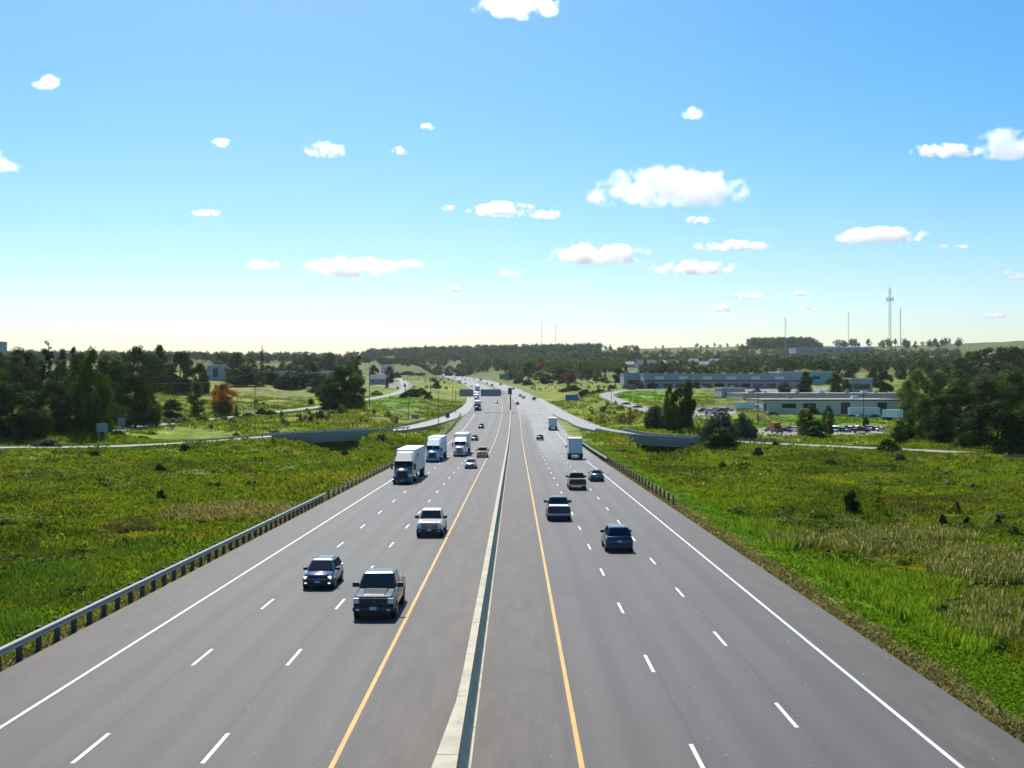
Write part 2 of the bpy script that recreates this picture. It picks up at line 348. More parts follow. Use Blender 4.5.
def ground(X, Y):
    X = np.atleast_1d(np.asarray(X, float)); Y = np.atleast_1d(np.asarray(Y, float))
    z = base_h(X, Y)
    amp = np.clip(Y / 200, .25, 3)
    z += (value_noise(X, Y, 11, 3) - .5) * 1.5 * amp**.5 + (value_noise(X, Y, 37, 4) - .5) * 1.6 * amp**.6 + (value_noise(X, Y, 4.1, 5) - .5) * .55
    # flat pads: car park, lawn and buildings
    for px, py, Yd, rx, ry in PADS:
        cx = (px - 512) / F * Yd; cz = (384 - py) / F * Yd
        t = 1 - sm((np.maximum(np.abs(X - cx) / rx, np.abs(Y - Yd) / ry) - 1) * 2.2); z = z * (1 - t) + cz * t
    # side roads
    for L, w, b in ((SL, 4.5, 16), (SR, 5, 16)):
        x0, x1, y0, y1 = L[:, 0].min() - 40, L[:, 0].max() + 40, L[:, 1].min() - 40, L[:, 1].max() + 40
        k = (X > x0) & (X < x1) & (Y > y0) & (Y < y1)
        if k.any():
            d, rz = line_dist(X[k], Y[k], L); t = 1 - sm((d - w) / b); z[k] = z[k] * (1 - t) + (rz - .22) * t
    # ramps on their embankments, with the dip of the underpasses
    for L, (a, b), wa, wb_, fl, yc0, ys0 in ((LRP, BR_L, 26, 4.5, -18.2, 319.5, .3), (RRP, BR_R, 3.5, 13, -18.6, 351.0, -.9)):
        k = (Y > 150) & (Y < 760) & (np.abs(X) < 330)
        if k.any():
            Xk, Yk = X[k], Y[k]
            d, rz = line_dist(Xk, Yk, L); t = 1 - sm((d - 4.6) / 13); zk = z[k] * (1 - t) + (rz - .25) * t
            inside = sm((Xk - a) / wa) * sm((b - Xk) / wb_) * sm((Yk - 248) / 26) * (1 - sm((Yk - (yc0 + ys0 * Xk) + 4.5) / 7))  # far side rises under the deck, shaped to keep the hollow in shade
            z[k] = zk * (1 - inside) + np.minimum(zk, fl) * inside
    s = (XC(Y + 1) - XC(Y - 1)) / 2; lat = (X - XC(Y)) / np.sqrt(1 + s * s)
    a = np.where(lat < 0, 18.3, 17.2)
    t = 1 - sm((np.abs(lat) - a) / np.clip(7 + Y * .03, 7, 40)); zc = ZC(Y)
    t = t * (1 - sm((Y - 2350) / 350)); z = z * (1 - t) + (zc - .28) * t
    return z
PADS = [(790, 431.5, 385, 32, 22), (870, 431.5, 385, 16, 20), (800, 415.5, 495, 42, 30), (870, 415.5, 495, 36, 30), (720, 389, 760, 75, 34), (715, 411.5, 432, 14, 13), (218, 377.5, 820, 16, 10)]
def gz(X, Y): return float(ground(X, Y)[0])
def G(px, Y): X = (px - 512) / F * Y; return Vector((X, Y, gz(X, Y)))
def toppx(py, Y): return (384 - py) / F * Y
# ------------------------------------------------------------------ ground colour by what grows there
GRASS = np.array((.145, .205, .010)); OLIVE = np.array((.185, .190, .022)); LAWN = np.array((.13, .23, .014)); MEAD = np.array((.20, .21, .04))
GOLD = np.array((.42, .33, .02)); REED = np.array((.30, .22, .12)); DIRT = np.array((.26, .21, .155)); RUST = np.array((.17, .09, .04)); FRESH = np.array((.18, .275, .012))
PAVE = np.array((.32, .28, .24)); FARM = np.array((.16, .17, .06)); DARKG = np.array((.06, .095, .012))
REG = [ # px, py, half width px, half height px, colour, strength  (laid on the ground where that sight line meets it)
    (250, 393, 75, 9, MEAD, .9), (400, 402, 40, 12, LAWN, .9), (350, 420, 60, 9, OLIVE, .7), (180, 435, 70, 7, FRESH, .6),
    (440, 395, 24, 12, OLIVE, .7), (455, 385, 18, 8, FRESH, .5), (655, 396, 45, 7, LAWN, 1), (600, 405, 40, 14, GRASS, .5), (570, 398, 36, 8, OLIVE, .6),
    (830, 419, 70, 5.5, LAWN, 1), (760, 423, 14, 6, LAWN, 1), (385, 397, 20, 6, LAWN, .8), (640, 430, 60, 8, FRESH, .5), (620, 418, 40, 6, OLIVE, .8),
    (280, 484, 55, 7, GOLD * .8, .3), (335, 478, 35, 5, GOLD, .5), (230, 512, 60, 9, REED, .35), (100, 500, 40, 3, GOLD, .35), (120, 462, 35, 5, GOLD * .7, .3), (60, 478, 60, 4, OLIVE * .6, .6), (130, 528, 30, 6, RUST, .3),
    (860, 480, 60, 5, GOLD, .4), (770, 475, 16, 3, GOLD, .4), (720, 505, 70, 14, FRESH, .5), (900, 548, 60, 14, REED, .3), (985, 575, 50, 18, REED, .25), (990, 620, 40, 20, REED, .25), (900, 620, 50, 20, FRESH, .5), (930, 505, 60, 12, RUST * .8, .3),
    (650, 352, 120, 5, FARM, .9), (990, 348, 45, 6, LAWN * .8, .9), (570, 357, 60, 3, np.array((.22, .17, .10)), .9), (640, 362, 60, 3, np.array((.25, .22, .10)), .8), (650, 372, 40, 3, MEAD, .7)]
def tint(X, Y, Z):
    Yp = np.maximum(Y, 8.0); px = 512 + F * X / Yp; py = 384 - F * Z / Yp
    n = .35 * value_noise(X, Y, 6.3, 21) + .65 * value_noise(X, Y, 19, 31); n2 = value_noise(X, Y, 34, 22); n3 = value_noise(X, Y, 2.2, 23)
    c = GRASS + (OLIVE - GRASS) * (n2 * .9)[:, None]
    c = c * (1 - .5 * sm((n - .55) * 4))[:, None] + FRESH * (.5 * sm((n - .55) * 4))[:, None]
    g = sm((value_noise(X, Y, 9, 24) - .72) * 9) * sm((n3 - .3) * 3); c = c * (1 - .5 * g)[:, None] + GOLD * (.5 * g)[:, None]
    k = sm((.7 * value_noise(X, Y, 21, 28) + .3 * value_noise(X, Y, 5, 29) - .6) * 7); c = c * (1 - .6 * k)[:, None] + DARKG * (.6 * k)[:, None]
    for a, b, rx, ry, cc, s in REG:
        r = np.hypot((px - a) / rx, (py - b) / ry) + (n - .5) * .5 * (1 if ry > 6 else .5) + (n3 - .5) * .3
        m = s * (1 - sm((r - .75) / .4)) * (Y > 20); c = c * (1 - m)[:, None] + cc * m[:, None]

    # far hillsides are scrub and roofs
    d = sm((Y - 800) / 700); c = c * (1 - .8 * d)[:, None] + np.array((.085, .095, .028)) * (.8 * d)[:, None]
    s = (XC(Y + 1) - XC(Y - 1)) / 2; lat = (X - XC(Y)) / np.sqrt(1 + s * s)
    # mown fresh strip right of the highway, gravel at the pavement's edges
    m = (1 - sm((np.abs(lat - 20.5) - 2.2) / 1.2)) * (Y < 320) * (lat > 0) * .8; c = c * (1 - m)[:, None] + LAWN * m[:, None]
    e = np.where(lat < 0, 18.2, 17.5) + (n3 - .5) * 1.1
    m = (1 - sm((np.abs(lat) - e) / .5)) * (Y < 2400); c = c * (1 - m)[:, None] + (DIRT * (.7 + .5 * n3[:, None])) * m[:, None]
    # surfaced yards
    for pxc, pyc, rx, ry in ((790, 434, 36, 5.5), (857, 434, 30, 5.5), (715, 411, 24, 5), (880, 409, 45, 3.0)):
        m = (np.abs(px - pxc) < rx) & (np.abs(py - pyc) < ry) & (Y > 330) & (Y < 620); c[m] = PAVE
    m = (np.hypot((px - 790) / 60, (py - 392) / 5) < 1) & (Y > 600) & (Y < 900); c[m] = PAVE * .8
    m = (np.hypot((px - 395) / 22, (py - 384.5) / 3.0) < 1) & (Y > 700) & (Y < 1400); c[m] = PAVE * .8
    return c
M['ground'] = tint_mat('meadow_ground'); M['grass'] = tint_mat('grass_blades', .35, False)
# terrain sheet: fine near the viewer, coarse far away and at the sides
ys = [-70.0]
while ys[-1] < 4380: ys.append(ys[-1] + (1.3 if ys[-1] < 120 else 1.3 + (ys[-1] - 120) * .0105))
xs = [0.0]
while xs[-1] < 3400: xs.append(xs[-1] + (1.3 if xs[-1] < 60 else 1.3 + (xs[-1] - 60) * .028))
xs = np.array([-v for v in xs[:0:-1]] + xs); ys = np.array(ys)
GX, GY = np.meshgrid(xs, ys); gxf, gyf = GX.ravel(), GY.ravel()
GZ = ground(gxf, gyf)
nx, ny = len(xs), len(ys)
I = np.arange(nx * ny).reshape(ny, nx)
Q = np.stack([I[:-1, :-1], I[:-1, 1:], I[1:, 1:], I[1:, :-1]], -1).reshape(-1, 4)
g = np_mesh('ground', np.stack([gxf, gyf, GZ], 1), Q, M['ground'], attr=tint(gxf, gyf, GZ)); g.data.shade_smooth(); tag(g, kind='structure')
_ZG = GZ.reshape(ny, nx)
def zf(x, y):
    i = int(np.clip(np.searchsorted(xs, x) - 1, 0, nx - 2)); j = int(np.clip(np.searchsorted(ys, y) - 1, 0, ny - 2)); u = (x - xs[i]) / (xs[i+1] - xs[i]); v = (y - ys[j]) / (ys[j+1] - ys[j])
    return (_ZG[j, i] * (1-u) + _ZG[j, i+1] * u) * (1-v) + (_ZG[j+1, i] * (1-u) + _ZG[j+1, i+1] * u) * v
def march(px, py, far=420.0):
    """distance at which a sight line first meets the terrain"""
    Y = 20.0; st = 6.0
    while Y < far:
        if (384 - py) / F * Y <= zf((px - 512) / F * Y, Y):
            if st < .5: return Y
            Y -= st; st *= .3
        Y += st
    return far
# ------------------------------------------------------------------ ribbons along lines
def ribbon(name, pts, left, right, up, m, skirt=.35, uvscale=1.0, kind='structure', seg=None, parent=None):
    """pts: list of (pos, lateral unit vector); left/right offsets; closed down at both sides"""
    V = []; uv = []; s = 0; offs = seg or [left, right]
    n = len(offs) + 2
    for i, (p, lv) in enumerate(pts):
        if i: s += (p - pts[i-1][0]).length
        row = [(offs[0], -skirt)] + [(o, 0) for o in offs] + [(offs[-1], -skirt)]
        for o, dz in row:
            V.append((p.x + lv.x * o, p.y + lv.y * o, p.z + up + dz)); uv.append((o * uvscale, s))
    Fc = []
    for i in range(len(pts) - 1):
        for j in range(n - 1):
            a = i * n + j; Fc.append((a, a + 1, a + 1 + n, a + n))
    o = mesh_obj(name, V, Fc, m, parent)
    l = o.data.uv_layers.new(name='UVMap'); idx = np.empty(len(o.data.loops), np.int32); o.data.loops.foreach_get('vertex_index', idx)
    l.data.foreach_set('uv', np.array(uv, np.float32)[idx].ravel())
    if kind: tag(o, kind=kind)
    return o
def hw_pts(y0, y1):
    out = []; y = y0
    while True:
        s = (float(XC(y + 1)) - float(XC(y - 1))) / 2; n = math.hypot(1, s)
        out.append((Vector((float(XC(y)), y, float(ZC(y)))), Vector((1 / n, -s / n, 0))))
        if y >= y1: break
        y = min(y1, y + (4 if y < 1000 else 12))
    return out
def line_pts(L):
    out = []
    for i in range(len(L)):
        d = Vector(L[min(i + 1, len(L) - 1)]) - Vector(L[max(i - 1, 0)]); d.z = 0; d.normalize()
        out.append((Vector(L[i]), Vector((d.y, -d.x, 0))))
    return out
M['asphalt'] = asphalt_mat('highway_asphalt'); M['ramp'] = asphalt_mat('ramp_asphalt', False, (.26, .25, .235)); M['lane'] = asphalt_mat('side_road_asphalt', False, (.20, .195, .19))
ribbon('highway', hw_pts(-60, 2650), -17.8, 16.8, 0, M['asphalt'], seg=[-17.8, -14.5, -7, 0, 7, 14.1, 16.8])
ribbon('ramp_road', line_pts(LRP), -3.5, 3.5, -.03, M['ramp'], .9)
ribbon('ramp_road', line_pts(RRP), -3.5, 3.5, -.03, M['ramp'], .9)
ribbon('side_road', line_pts(SL), -3.1, 3.1, 0, M['lane'])
ribbon('side_road', line_pts(SR), -3.6, 3.6, 0, M['lane'])
# painted lines
for off, m, w, y1 in ((-3.5, 'yellow_paint', .075, 1500), (3.5, 'yellow_paint', .075, 1500), (-14.5, 'white_paint', .07, 480), (14.1, 'white_paint', .07, 400)):
    ribbon('edge_line_marking', hw_pts(-50, y1), off - w, off + w, .005, M[m], 0)
for off, ph in ((-7.2, 34.5), (-10.87, 34.5), (6.87, 33.4), (10.47, 38.2)):
    V = []; Fc = []; y = ph - 12.3 * 6 - 1.5
    while y < 900:
        for yy in (y, y + 3.0):
            for o in (-.065, .065): p = road_pt(yy, off + o, .005); V.append(p)
        n = len(V) - 4; Fc.append((n, n + 1, n + 3, n + 2)); y += 12.3
    tag(mesh_obj('lane_dash_marking', V, Fc, M['white_paint']), kind='structure')
# ------------------------------------------------------------------ median barrier
def barrier():
    rings = []
    for p, lv in hw_pts(-20, 1200):
        wl = .15 + .42 * float(sm((38 - p.y) / 12.0)); 
        prof = [(-wl - .19, 0), (-wl - .15, .12), (-wl - .02, .4), (-wl, 1.02), (.15, 1.02), (.17, .4), (.30, .12), (.32, .03), (.40, .028), (.40, 0)]
        rings.append([p + lv * a + Vector((0, 0, b - .02)) for a, b in prof])
    o = MB().loft(rings).build('concrete_barrier', M['barrier'])
    tag(o, 'long pale concrete barrier running down the middle of the highway', 'barrier')
barrier()
# ------------------------------------------------------------------ guard rails
def rail(path, name, label, posts=True, h=.75, rev=False, pitch=1.95, cat='guard rail', group=None, postm='wood_post'):
    """path: list of Vectors on the ground"""
    root = empty(name, path[0]); base = Vector(path[0])
    tag(root, label, cat, group)
    mb = MB(); prof = [(-.02, -.16), (.05, -.11), (.05, -.05), (-.02, 0), (.05, .05), (.05, .11), (-.02, .16), (-.05, .16), (-.05, -.16)]
    rings = []
    for i, p in enumerate(path):
        d = Vector(path[min(i+1, len(path)-1)]) - Vector(path[max(i-1, 0)]); d.z = 0; d.normalize(); l = Vector((d.y, -d.x, 0)) * (-1 if rev else 1)
        rings.append([Vector(p) - base + l * (a) + Vector((0, 0, h - .16 + b)) for a, b in prof])
    mb.loft(rings).build('rail_beam', M['galv'], root)
    # posts
    acc = 0; nxt = .5; n = 0
    for a, b in zip(path[:-1], path[1:]):
        a = Vector(a); b = Vector(b); L = (b - a).length
        while nxt <= acc + L and n < 100:
            p = a + (b - a) * ((nxt - acc) / L) - base; d = (b - a).normalized(); l = Vector((d.y, -d.x, 0)) * (-1 if rev else 1)
            p = p - l * .22
            MB().box(p.x - .1, p.x + .1, p.y - .1, p.y + .1, p.z - .6, p.z + h + .04).build('post', M[postm], root); nxt += pitch; n += 1
        acc += L
    return root
rail([road_pt(y, -18.15) for y in range(-6, 124, 4)], 'guard_rail', 'steel guard rail on dark posts along the left shoulder, nearest to the viewer')
rail([road_pt(y, -18.2 - max(0, y - 330) * .01) for y in range(318, 470, 6)], 'guard_rail', 'distant steel guard rail between the left ramp and the highway', pitch=4)
rail([road_pt(y, 17.35) for y in range(200, 300, 5)], 'guard_rail', 'steel guard rail on the right shoulder just before the underpass', rev=True)
def posts_fence(pts, label, h=.8, name='cable_barrier'):
    root = empty(name, pts[0]); base = Vector(pts[0]); tag(root, label, 'cable barrier')
    for p in pts:
        q = Vector(p) - base; MB().box(q.x - .09, q.x + .09, q.y - .09, q.y + .09, q.z - .5, q.z + h).build('post', M['wood_post'], root)
    w = MB()
    for a, b in zip(pts[:-1], pts[1:]):
        for z in (.35, .55, .72): w.tube(Vector(a) - base + Vector((.1, 0, z)), Vector(b) - base + Vector((.1, 0, z)), .012, n=4, caps=False)
    w.build('cable', M['galv'], root)
posts_fence([road_pt(y, -18.3) for y in np.arange(125, 200, 3.6)], 'row of dark posts with cables on the left shoulder beyond the guard rail')
posts_fence([road_pt(y, 17.6) for y in np.arange(118, 199, 3.6)], 'row of dark posts with cables on the right shoulder before the guard rail')
def ramp_rail(L, off, y0, y1, label, side):
    pts = [p + lv * off for p, lv in line_pts(L) if y0 <= p.y <= y1 and side * p.x > 0]
    rail([Vector((p.x, p.y, p.z)) for p in pts], 'guard_rail', label, pitch=4, rev=side < 0)
ramp_rail(LRP, 3.9, 284, 330, 'guard rail along the near edge of the left ramp and over its underpass', -1)
ramp_rail(LRP, -3.9, 330, 560, 'guard rail on the far side of the left ramp curving up to the highway', -1)
def sub_rail(x0, x1, off, label, L=RRP, rev=True):
    pts = [p + lv * off for p, lv in line_pts(L) if x0 <= p.x <= x1 and p.y < 345]
    rail(pts, 'guard_rail', label, pitch=4, rev=rev)
sub_rail(27, 75, 3.9, 'guard rail along the near edge of the right ramp, above the right underpass')
# ------------------------------------------------------------------ underpasses
def underpass(L, span, label, flip):
    x0, x1 = span; gx0, gx1 = ((27, 52) if flip else (-60, -35))
    pts = [(p, lv) for p, lv in line_pts(L) if x0 - 1 <= p.x <= x1 + (1 if not flip else 2) and p.y < 345]
    root = empty('underpass_bridge', (pts[len(pts)//2][0].x, pts[len(pts)//2][0].y, -18.5)); base = root.location.copy()
    tag(root, label, 'bridge')
    def strip(name, a0, a1, z0, z1, m):
        rings = []
        for p, lv in [k_ for k_ in pts if name != 'girder' or gx0 <= k_[0].x <= gx1]:
            q = p - base; rings.append([q + lv * a0 + Vector((0, 0, z0)), q + lv * a1 + Vector((0, 0, z0)), q + lv * a1 + Vector((0, 0, z1)), q + lv * a0 + Vector((0, 0, z1))])
        return MB().loft(rings).build(name, M[m], root)
    strip('girder', 3.7, 4.3, -2.1, -.9, 'grey_concrete'); strip('girder', -4.3, -3.7, -2.1, -.9, 'grey_concrete')
    strip('deck', -4.45, 4.45, -.9, -.28, 'grey_concrete')
    strip('parapet', 4.05, 4.4, -.27, .62, 'concrete_rail'); strip('parapet', -4.4, -4.05, -.27, .62, 'concrete_rail')
    for k, x in ((0, x0 + 1.2), (1, x1 - 1.2)):
        p, lv = min(pts, key=lambda t: abs(t[0].x - x)); q = p - base; d = Vector((-lv.y, lv.x, 0)) * 1.0
        sgn = 1 if k == 0 else -1; dx = Vector((abs(d.x), d.y * (1 if d.x > 0 else -1), 0)) * sgn
        # wing-shaped abutment: leans out towards the top
        ring0 = [q + lv * a + Vector((0, 0, z)) for a, z in ((-4.2, -8), (4.2, -8), (4.2, -1), (-4.2, -1))]
        ring1 = [q + dx * (.4 if z < -2 else 3.4) + lv * a + Vector((0, 0, z)) for a, z in ((-4.2, -8), (4.2, -8), (4.2, -1), (-4.2, -1))]
        MB().loft([ring0, ring1]).build('abutment', M['grey_concrete'], root)
M['concrete_rail'] = mat('parapet_concrete', (.27, .26, .245), .85, noise=.15, nscale=1)
underpass(LRP, BR_L, 'grey concrete underpass bridge carrying the left ramp over a dark hollow', False)
underpass(RRP, BR_R, 'grey concrete underpass bridge carrying the right ramp over a dark hollow', True)
# ------------------------------------------------------------------ vehicles (local: front towards -Y, wheels on z = 0)
def ring(y, w, z0, z1, r=.12, tum=.04):
    """rounded rectangular cross section in the XZ plane"""
    h = z1 - z0
    return [Vector(p) for p in ((-w + r, y, z0), (w - r, y, z0), (w, y, z0 + r), (w + .01, y, z0 + h * .55), (w - tum, y, z1 - r), (w - tum - r, y, z1),
            (-w + tum + r, y, z1), (-w + tum, y, z1 - r), (-w - .01, y, z0 + h * .55), (-w, y, z0 + r))]
def panel(name, quad, m, parent, fx=.06, fz=.08, off=.01, out=(0, 0, 1)):
    """a thin pane laid just proud of a four-cornered face"""
    a, b, c, d = [Vector(q) for q in quad]        # a,b bottom  c,d top (c above b)
    def P(u, v): return (a * (1 - u) + b * u) * (1 - v) + (d * (1 - u) + c * u) * v
    q = [P(fx, fz), P(1 - fx, fz), P(1 - fx, 1 - fz), P(fx, 1 - fz)]
    n = (q[1] - q[0]).cross(q[3] - q[0]).normalized()
    if n.dot(Vector(out)) < 0: n = -n
    V = [p + n * off for p in q] + [p - n * .02 for p in q]
    return mesh_obj(name, V, [(0, 1, 2, 3), (7, 6, 5, 4), (0, 4, 5, 1), (1, 5, 6, 2), (2, 6, 7, 3), (3, 7, 4, 0)], m, parent)
def wheel(root, x, y, r, w):
    n = 18; V = []; sx = 1 if x > 0 else -1
    prof = [(w/2, r * .62), (w/2, r * .93), (w/2 - .03, r), (-w/2 + .03, r), (-w/2, r * .93), (-w/2, r * .62)]
    for a in range(n):
        t = 2 * PI * a / n
        for px, pr in prof: V.append((px * sx, math.cos(t) * pr, math.sin(t) * pr))
    k = len(prof); Fc = [(a*k+j, ((a+1) % n)*k+j, ((a+1) % n)*k+j+1, a*k+j+1) for a in range(n) for j in range(k-1)]
    wh = mesh_obj('wheel', V, Fc, M['tyre'], root, smooth=.6); wh.location = (x, y, r)
    mb = MB(); mb.tube((sx * (w/2 - .05), 0, 0), (sx * (w/2 - .02), 0, 0), r * .62, n=18)
    for i in range(5):
        t = 2 * PI * i / 5; c, s_ = math.cos(t), math.sin(t)
        mb.tube((sx * (w/2 - .02), c * r * .1, s_ * r * .1), (sx * (w/2 - .015), c * r * .58, s_ * r * .58), .045, n=5)
    mb.build('rim', M['rim'], wh); return wh
def greenhouse(root, pm, y0, y1, yr0, yr1, zb, zt, wb, wr, mid=None, gm=None, rail_=False):
    """cabin: base from y0 to y1 at belt height, roof from yr0 to yr1; panes stand proud of painted pillars"""
    gm = gm or M['glass']
    b = [(-wb, y0, zb), (wb, y0, zb), (wb, y1, zb), (-wb, y1, zb)]; t = [(-wr, yr0, zt), (wr, yr0, zt), (wr, yr1, zt), (-wr, yr1, zt)]
    o = mesh_obj('cabin', b + t, [(0, 3, 2, 1), (4, 5, 6, 7), (0, 1, 5, 4), (1, 2, 6, 5), (2, 3, 7, 6), (3, 0, 4, 7)], pm, root); bev(o, .07, 3)
    panel('windshield', (b[0], b[1], t[1], t[0]), gm, root, .05, .07, .012, (0, -1, .5))
    panel('rear_window', (b[3], b[2], t[2], t[3]), gm, root, .09, .14, .012, (0, 1, .3))
    ym = mid if mid is not None else (y0 + y1) / 2
    for s in (-1, 1):
        f = (ym - y0) / (y1 - y0); bm_ = (s * wb, ym, zb); tm = (s * wr, yr0 + (yr1 - yr0) * min(.92, max(.08, (ym - yr0) / (yr1 - yr0))), zt)
        panel('side_window', ((s * wb, y0, zb), bm_, tm, (s * wr, yr0, zt)), gm, root, .06, .12, .012, (s, 0, .3))
        panel('side_window', (bm_, (s * wb, y1, zb), (s * wr, yr1, zt), tm), gm, root, .06, .12, .012, (s, 0, .3))
    rf = MB().box(-wr + .1, wr - .1, yr0 + .08, yr1 - .08, zt - .01, zt + .022).build('roof', pm, root); bev(rf, .015)
    if rail_:
        for s in (-1, 1): MB().tube((s * (wr - .08), yr0 + .15, zt + .07), (s * (wr - .08), yr1 - .15, zt + .07), .022, n=6).build('roof_rail', M['chrome'], root)
def mirrors(root, x, y, z, m, big=1.0):
    for s in (-1, 1):
        o = MB().box(s * x - .04, s * x + .22 * s * big if s > 0 else s * x + .04, y - .06, y + .05, z - .02, z + .17 * big) if s > 0 else MB().box(-x - .22 * big, -x + .04, y - .06, y + .05, z - .02, z + .17 * big)
        bev(o.build('wing_mirror', m, root), .03)
def lamps(root, xs_, y, z, w, h, m, name, d=.05):
    for s in (-1, 1):
        o = MB().box(s * xs_ - w/2, s * xs_ + w/2, y - d, y + d, z - h/2, z + h/2).build(name, m, root); bev(o, .02)
def arches(root, w, ys_, r):
    for y in ys_:
        for s in (-1, 1): MB().tube((s * (w - .25), y, r), (s * (w + .012), y, r), r * 1.16, n=22).build('wheel_arch', M['black'], root)
def make_pickup(name, pm, chrome=True, cover='black', lit=False, grey_bumper=False):
    root = empty(name); W = .99
    st = [(-2.93, .80, .50, .98), (-2.86, .93, .44, 1.10), (-2.6, W, .42, 1.15), (-1.35, W, .42, 1.24), (-1.2, W, .42, 1.26), (.95, W, .42, 1.26), (1.05, W, .42, 1.28), (2.7, W, .44, 1.28), (2.82, W - .03, .50, 1.27)]
    o = MB().loft([ring(y, w, a, b, .1, .05) for y, w, a, b in st]).build('body', pm, root, .7)
    # hood bulge
    bev(MB().add([(-.56, -2.72, 1.05), (.56, -2.72, 1.05), (.62, -1.42, 1.15), (-.62, -1.42, 1.15), (-.5, -2.66, 1.165), (.5, -2.66, 1.165), (.56, -1.44, 1.268), (-.56, -1.44, 1.268)], [(0, 3, 2, 1), (4, 5, 6, 7), (0, 1, 5, 4), (1, 2, 6, 5), (2, 3, 7, 6), (3, 0, 4, 7)]).build('hood', pm, root), .03, 3)
    greenhouse(root, pm, -1.35, .98, -.62, .78, 1.25, 1.90, .93, .72, mid=-.05)
    bed = MB().box(-.82, .82, 1.12, 2.72, 1.262, 1.30).build('bed_cover', M[cover] if cover in M else pm, root); bev(bed, .015)
    gb = M['chrome'] if chrome else M['dgrey']
    g_ = MB(); g_.box(-.62, .62, -2.965, -2.86, .66, 1.03)
    g_.build('grille', M['black'], root)
    gr = MB()
    for z in (.70, .80, .90, 1.0): gr.box(-.62, .62, -2.99, -2.95, z - .018, z + .018)
    gr.box(-.66, -.61, -2.99, -2.9, .64, 1.05); gr.box(.61, .66, -2.99, -2.9, .64, 1.05); gr.box(-.13, .13, -3.0, -2.95, .8, .9); gr.build('grille_bar', gb, root)
    lamps(root, .80, -2.90, .90, .27, .26, M['litlamp'] if lit else M['lamp'], 'headlight', .07)
    bev(MB().box(-.97, .97, -3.06, -2.8, .42, .64).build('front_bumper', gb if not grey_bumper else M['dgrey'], root), .05)
    MB().box(-.7, .7, -3.0, -2.7, .28, .43).build('air_dam', M['black'], root)
    lamps(root, .72, -3.06, .50, .16, .1, M['lamp'], 'fog_lamp', .02)
    bev(MB().box(-.95, .95, 2.78, 3.0, .48, .68).build('rear_bumper', M['chrome'] if chrome else M['dgrey'], root), .04)
    bev(MB().box(-.76, .76, 2.80, 2.86, .72, 1.24).build('tailgate', pm, root), .02)
    MB().box(-.2, .2, 2.861, 2.885, 1.05, 1.12).build('tailgate_handle', M['black'], root)
    lamps(root, .87, 2.80, 1.0, .17, .42, M['red'], 'taillight', .05)
    MB().box(-.16, .16, -3.085, -3.062, .5, .65).build('licence_plate', M['plate'], root); MB().box(-.16, .16, 3.002, 3.02, .5, .64).build('licence_plate', M['plate'], root)
    mirrors(root, .96, -1.05, 1.28, M['black'], 1.25)
    arches(root, W, (-1.95, 1.75), .40)
    for y in (-1.95, 1.75):
        for s in (-1, 1): wheel(root, s * .88, y, .40, .27)
    return root
def make_suv(name, pm, lit=False, rail_=True):
    root = empty(name); W = .93
    st = [(-2.28, .66, .42, .80), (-2.2, .82, .32, .92), (-2.0, W - .02, .28, .98), (-1.15, W, .26, 1.04), (-.9, W, .26, 1.07), (1.9, W, .28, 1.10), (2.15, W - .04, .32, 1.06), (2.24, .78, .42, .95)]
    MB().loft([ring(y, w, a, b, .12, .06) for y, w, a, b in st]).build('body', pm, root, .9)
    greenhouse(root, pm, -1.12, 2.05, -.30, 1.62, 1.06, 1.66, .86, .62, mid=.55, rail_=rail_)
    MB().box(-.55, .55, -2.30, -2.18, .60, .78).build('grille', M['black'], root)
    MB().box(-.5, .5, -2.315, -2.29, .675, .70).build('grille_bar', M['chrome'], root)
    MB().box(-.6, .6, -2.27, -2.1, .34, .5).build('lower_intake', M['black'], root)
    lamps(root, .68, -2.17, .77, .26, .16, M['litlamp'] if lit else M['lamp'], 'headlight', .07)
    lamps(root, .68, -2.2, .44, .16, .09, M['litlamp'] if lit else M['lamp'], 'fog_lamp', .06)
    lamps(root, .77, 2.17, .92, .16, .28, M['red'], 'taillight', .06)
    MB().box(-.86, .86, 2.1, 2.26, .34, .52).build('rear_bumper', M['dgrey'], root)
    MB().box(-.16, .16, -2.33, -2.3, .46, .59).build('licence_plate', M['plate'], root); MB().box(-.16, .16, 2.235, 2.26, .70, .82).build('licence_plate', M['plate'], root)
    mirrors(root, .88, -.75, 1.06, M['black'])
    arches(root, W, (-1.4, 1.35), .35)
    for y in (-1.4, 1.35):
        for s in (-1, 1): wheel(root, s * .83, y, .35, .23)
    return root
def make_sedan(name, pm, lit=False):
    root = empty(name); W = .90
    st = [(-2.36, .62, .38, .62), (-2.28, .78, .27, .74), (-2.0, W - .02, .22, .82), (-1.0, W, .2, .93), (1.45, W, .22, .97), (2.1, W - .02, .26, .98), (2.32, .78, .34, .92), (2.36, .66, .42, .86)]
    MB().loft([ring(y, w, a, b, .11, .06) for y, w, a, b in st]).build('body', pm, root, .9)
    greenhouse(root, pm, -1.05, 1.62, -.30, .95, .93, 1.43, .82, .58, mid=.3)
    MB().box(-.42, .42, -2.38, -2.25, .5, .62).build('grille', M['black'], root); MB().box(-.5, .5, -2.36, -2.2, .28, .42).build('lower_intake', M['black'], root)
    lamps(root, .66, -2.22, .64, .26, .13, M['litlamp'] if lit else M['lamp'], 'headlight', .08)
    lamps(root, .64, 2.28, .80, .28, .15, M['red'], 'taillight', .06)
    MB().box(-.16, .16, -2.41, -2.38, .36, .48).build('licence_plate', M['plate'], root); MB().box(-.16, .16, 2.36, 2.385, .62, .74).build('licence_plate', M['plate'], root)
    mirrors(root, .85, -.72, .93, pm, .8)
    arches(root, W, (-1.42, 1.38), .32)
    for y in (-1.42, 1.38):
        for s in (-1, 1): wheel(root, s * .8, y, .32, .21)
    return root
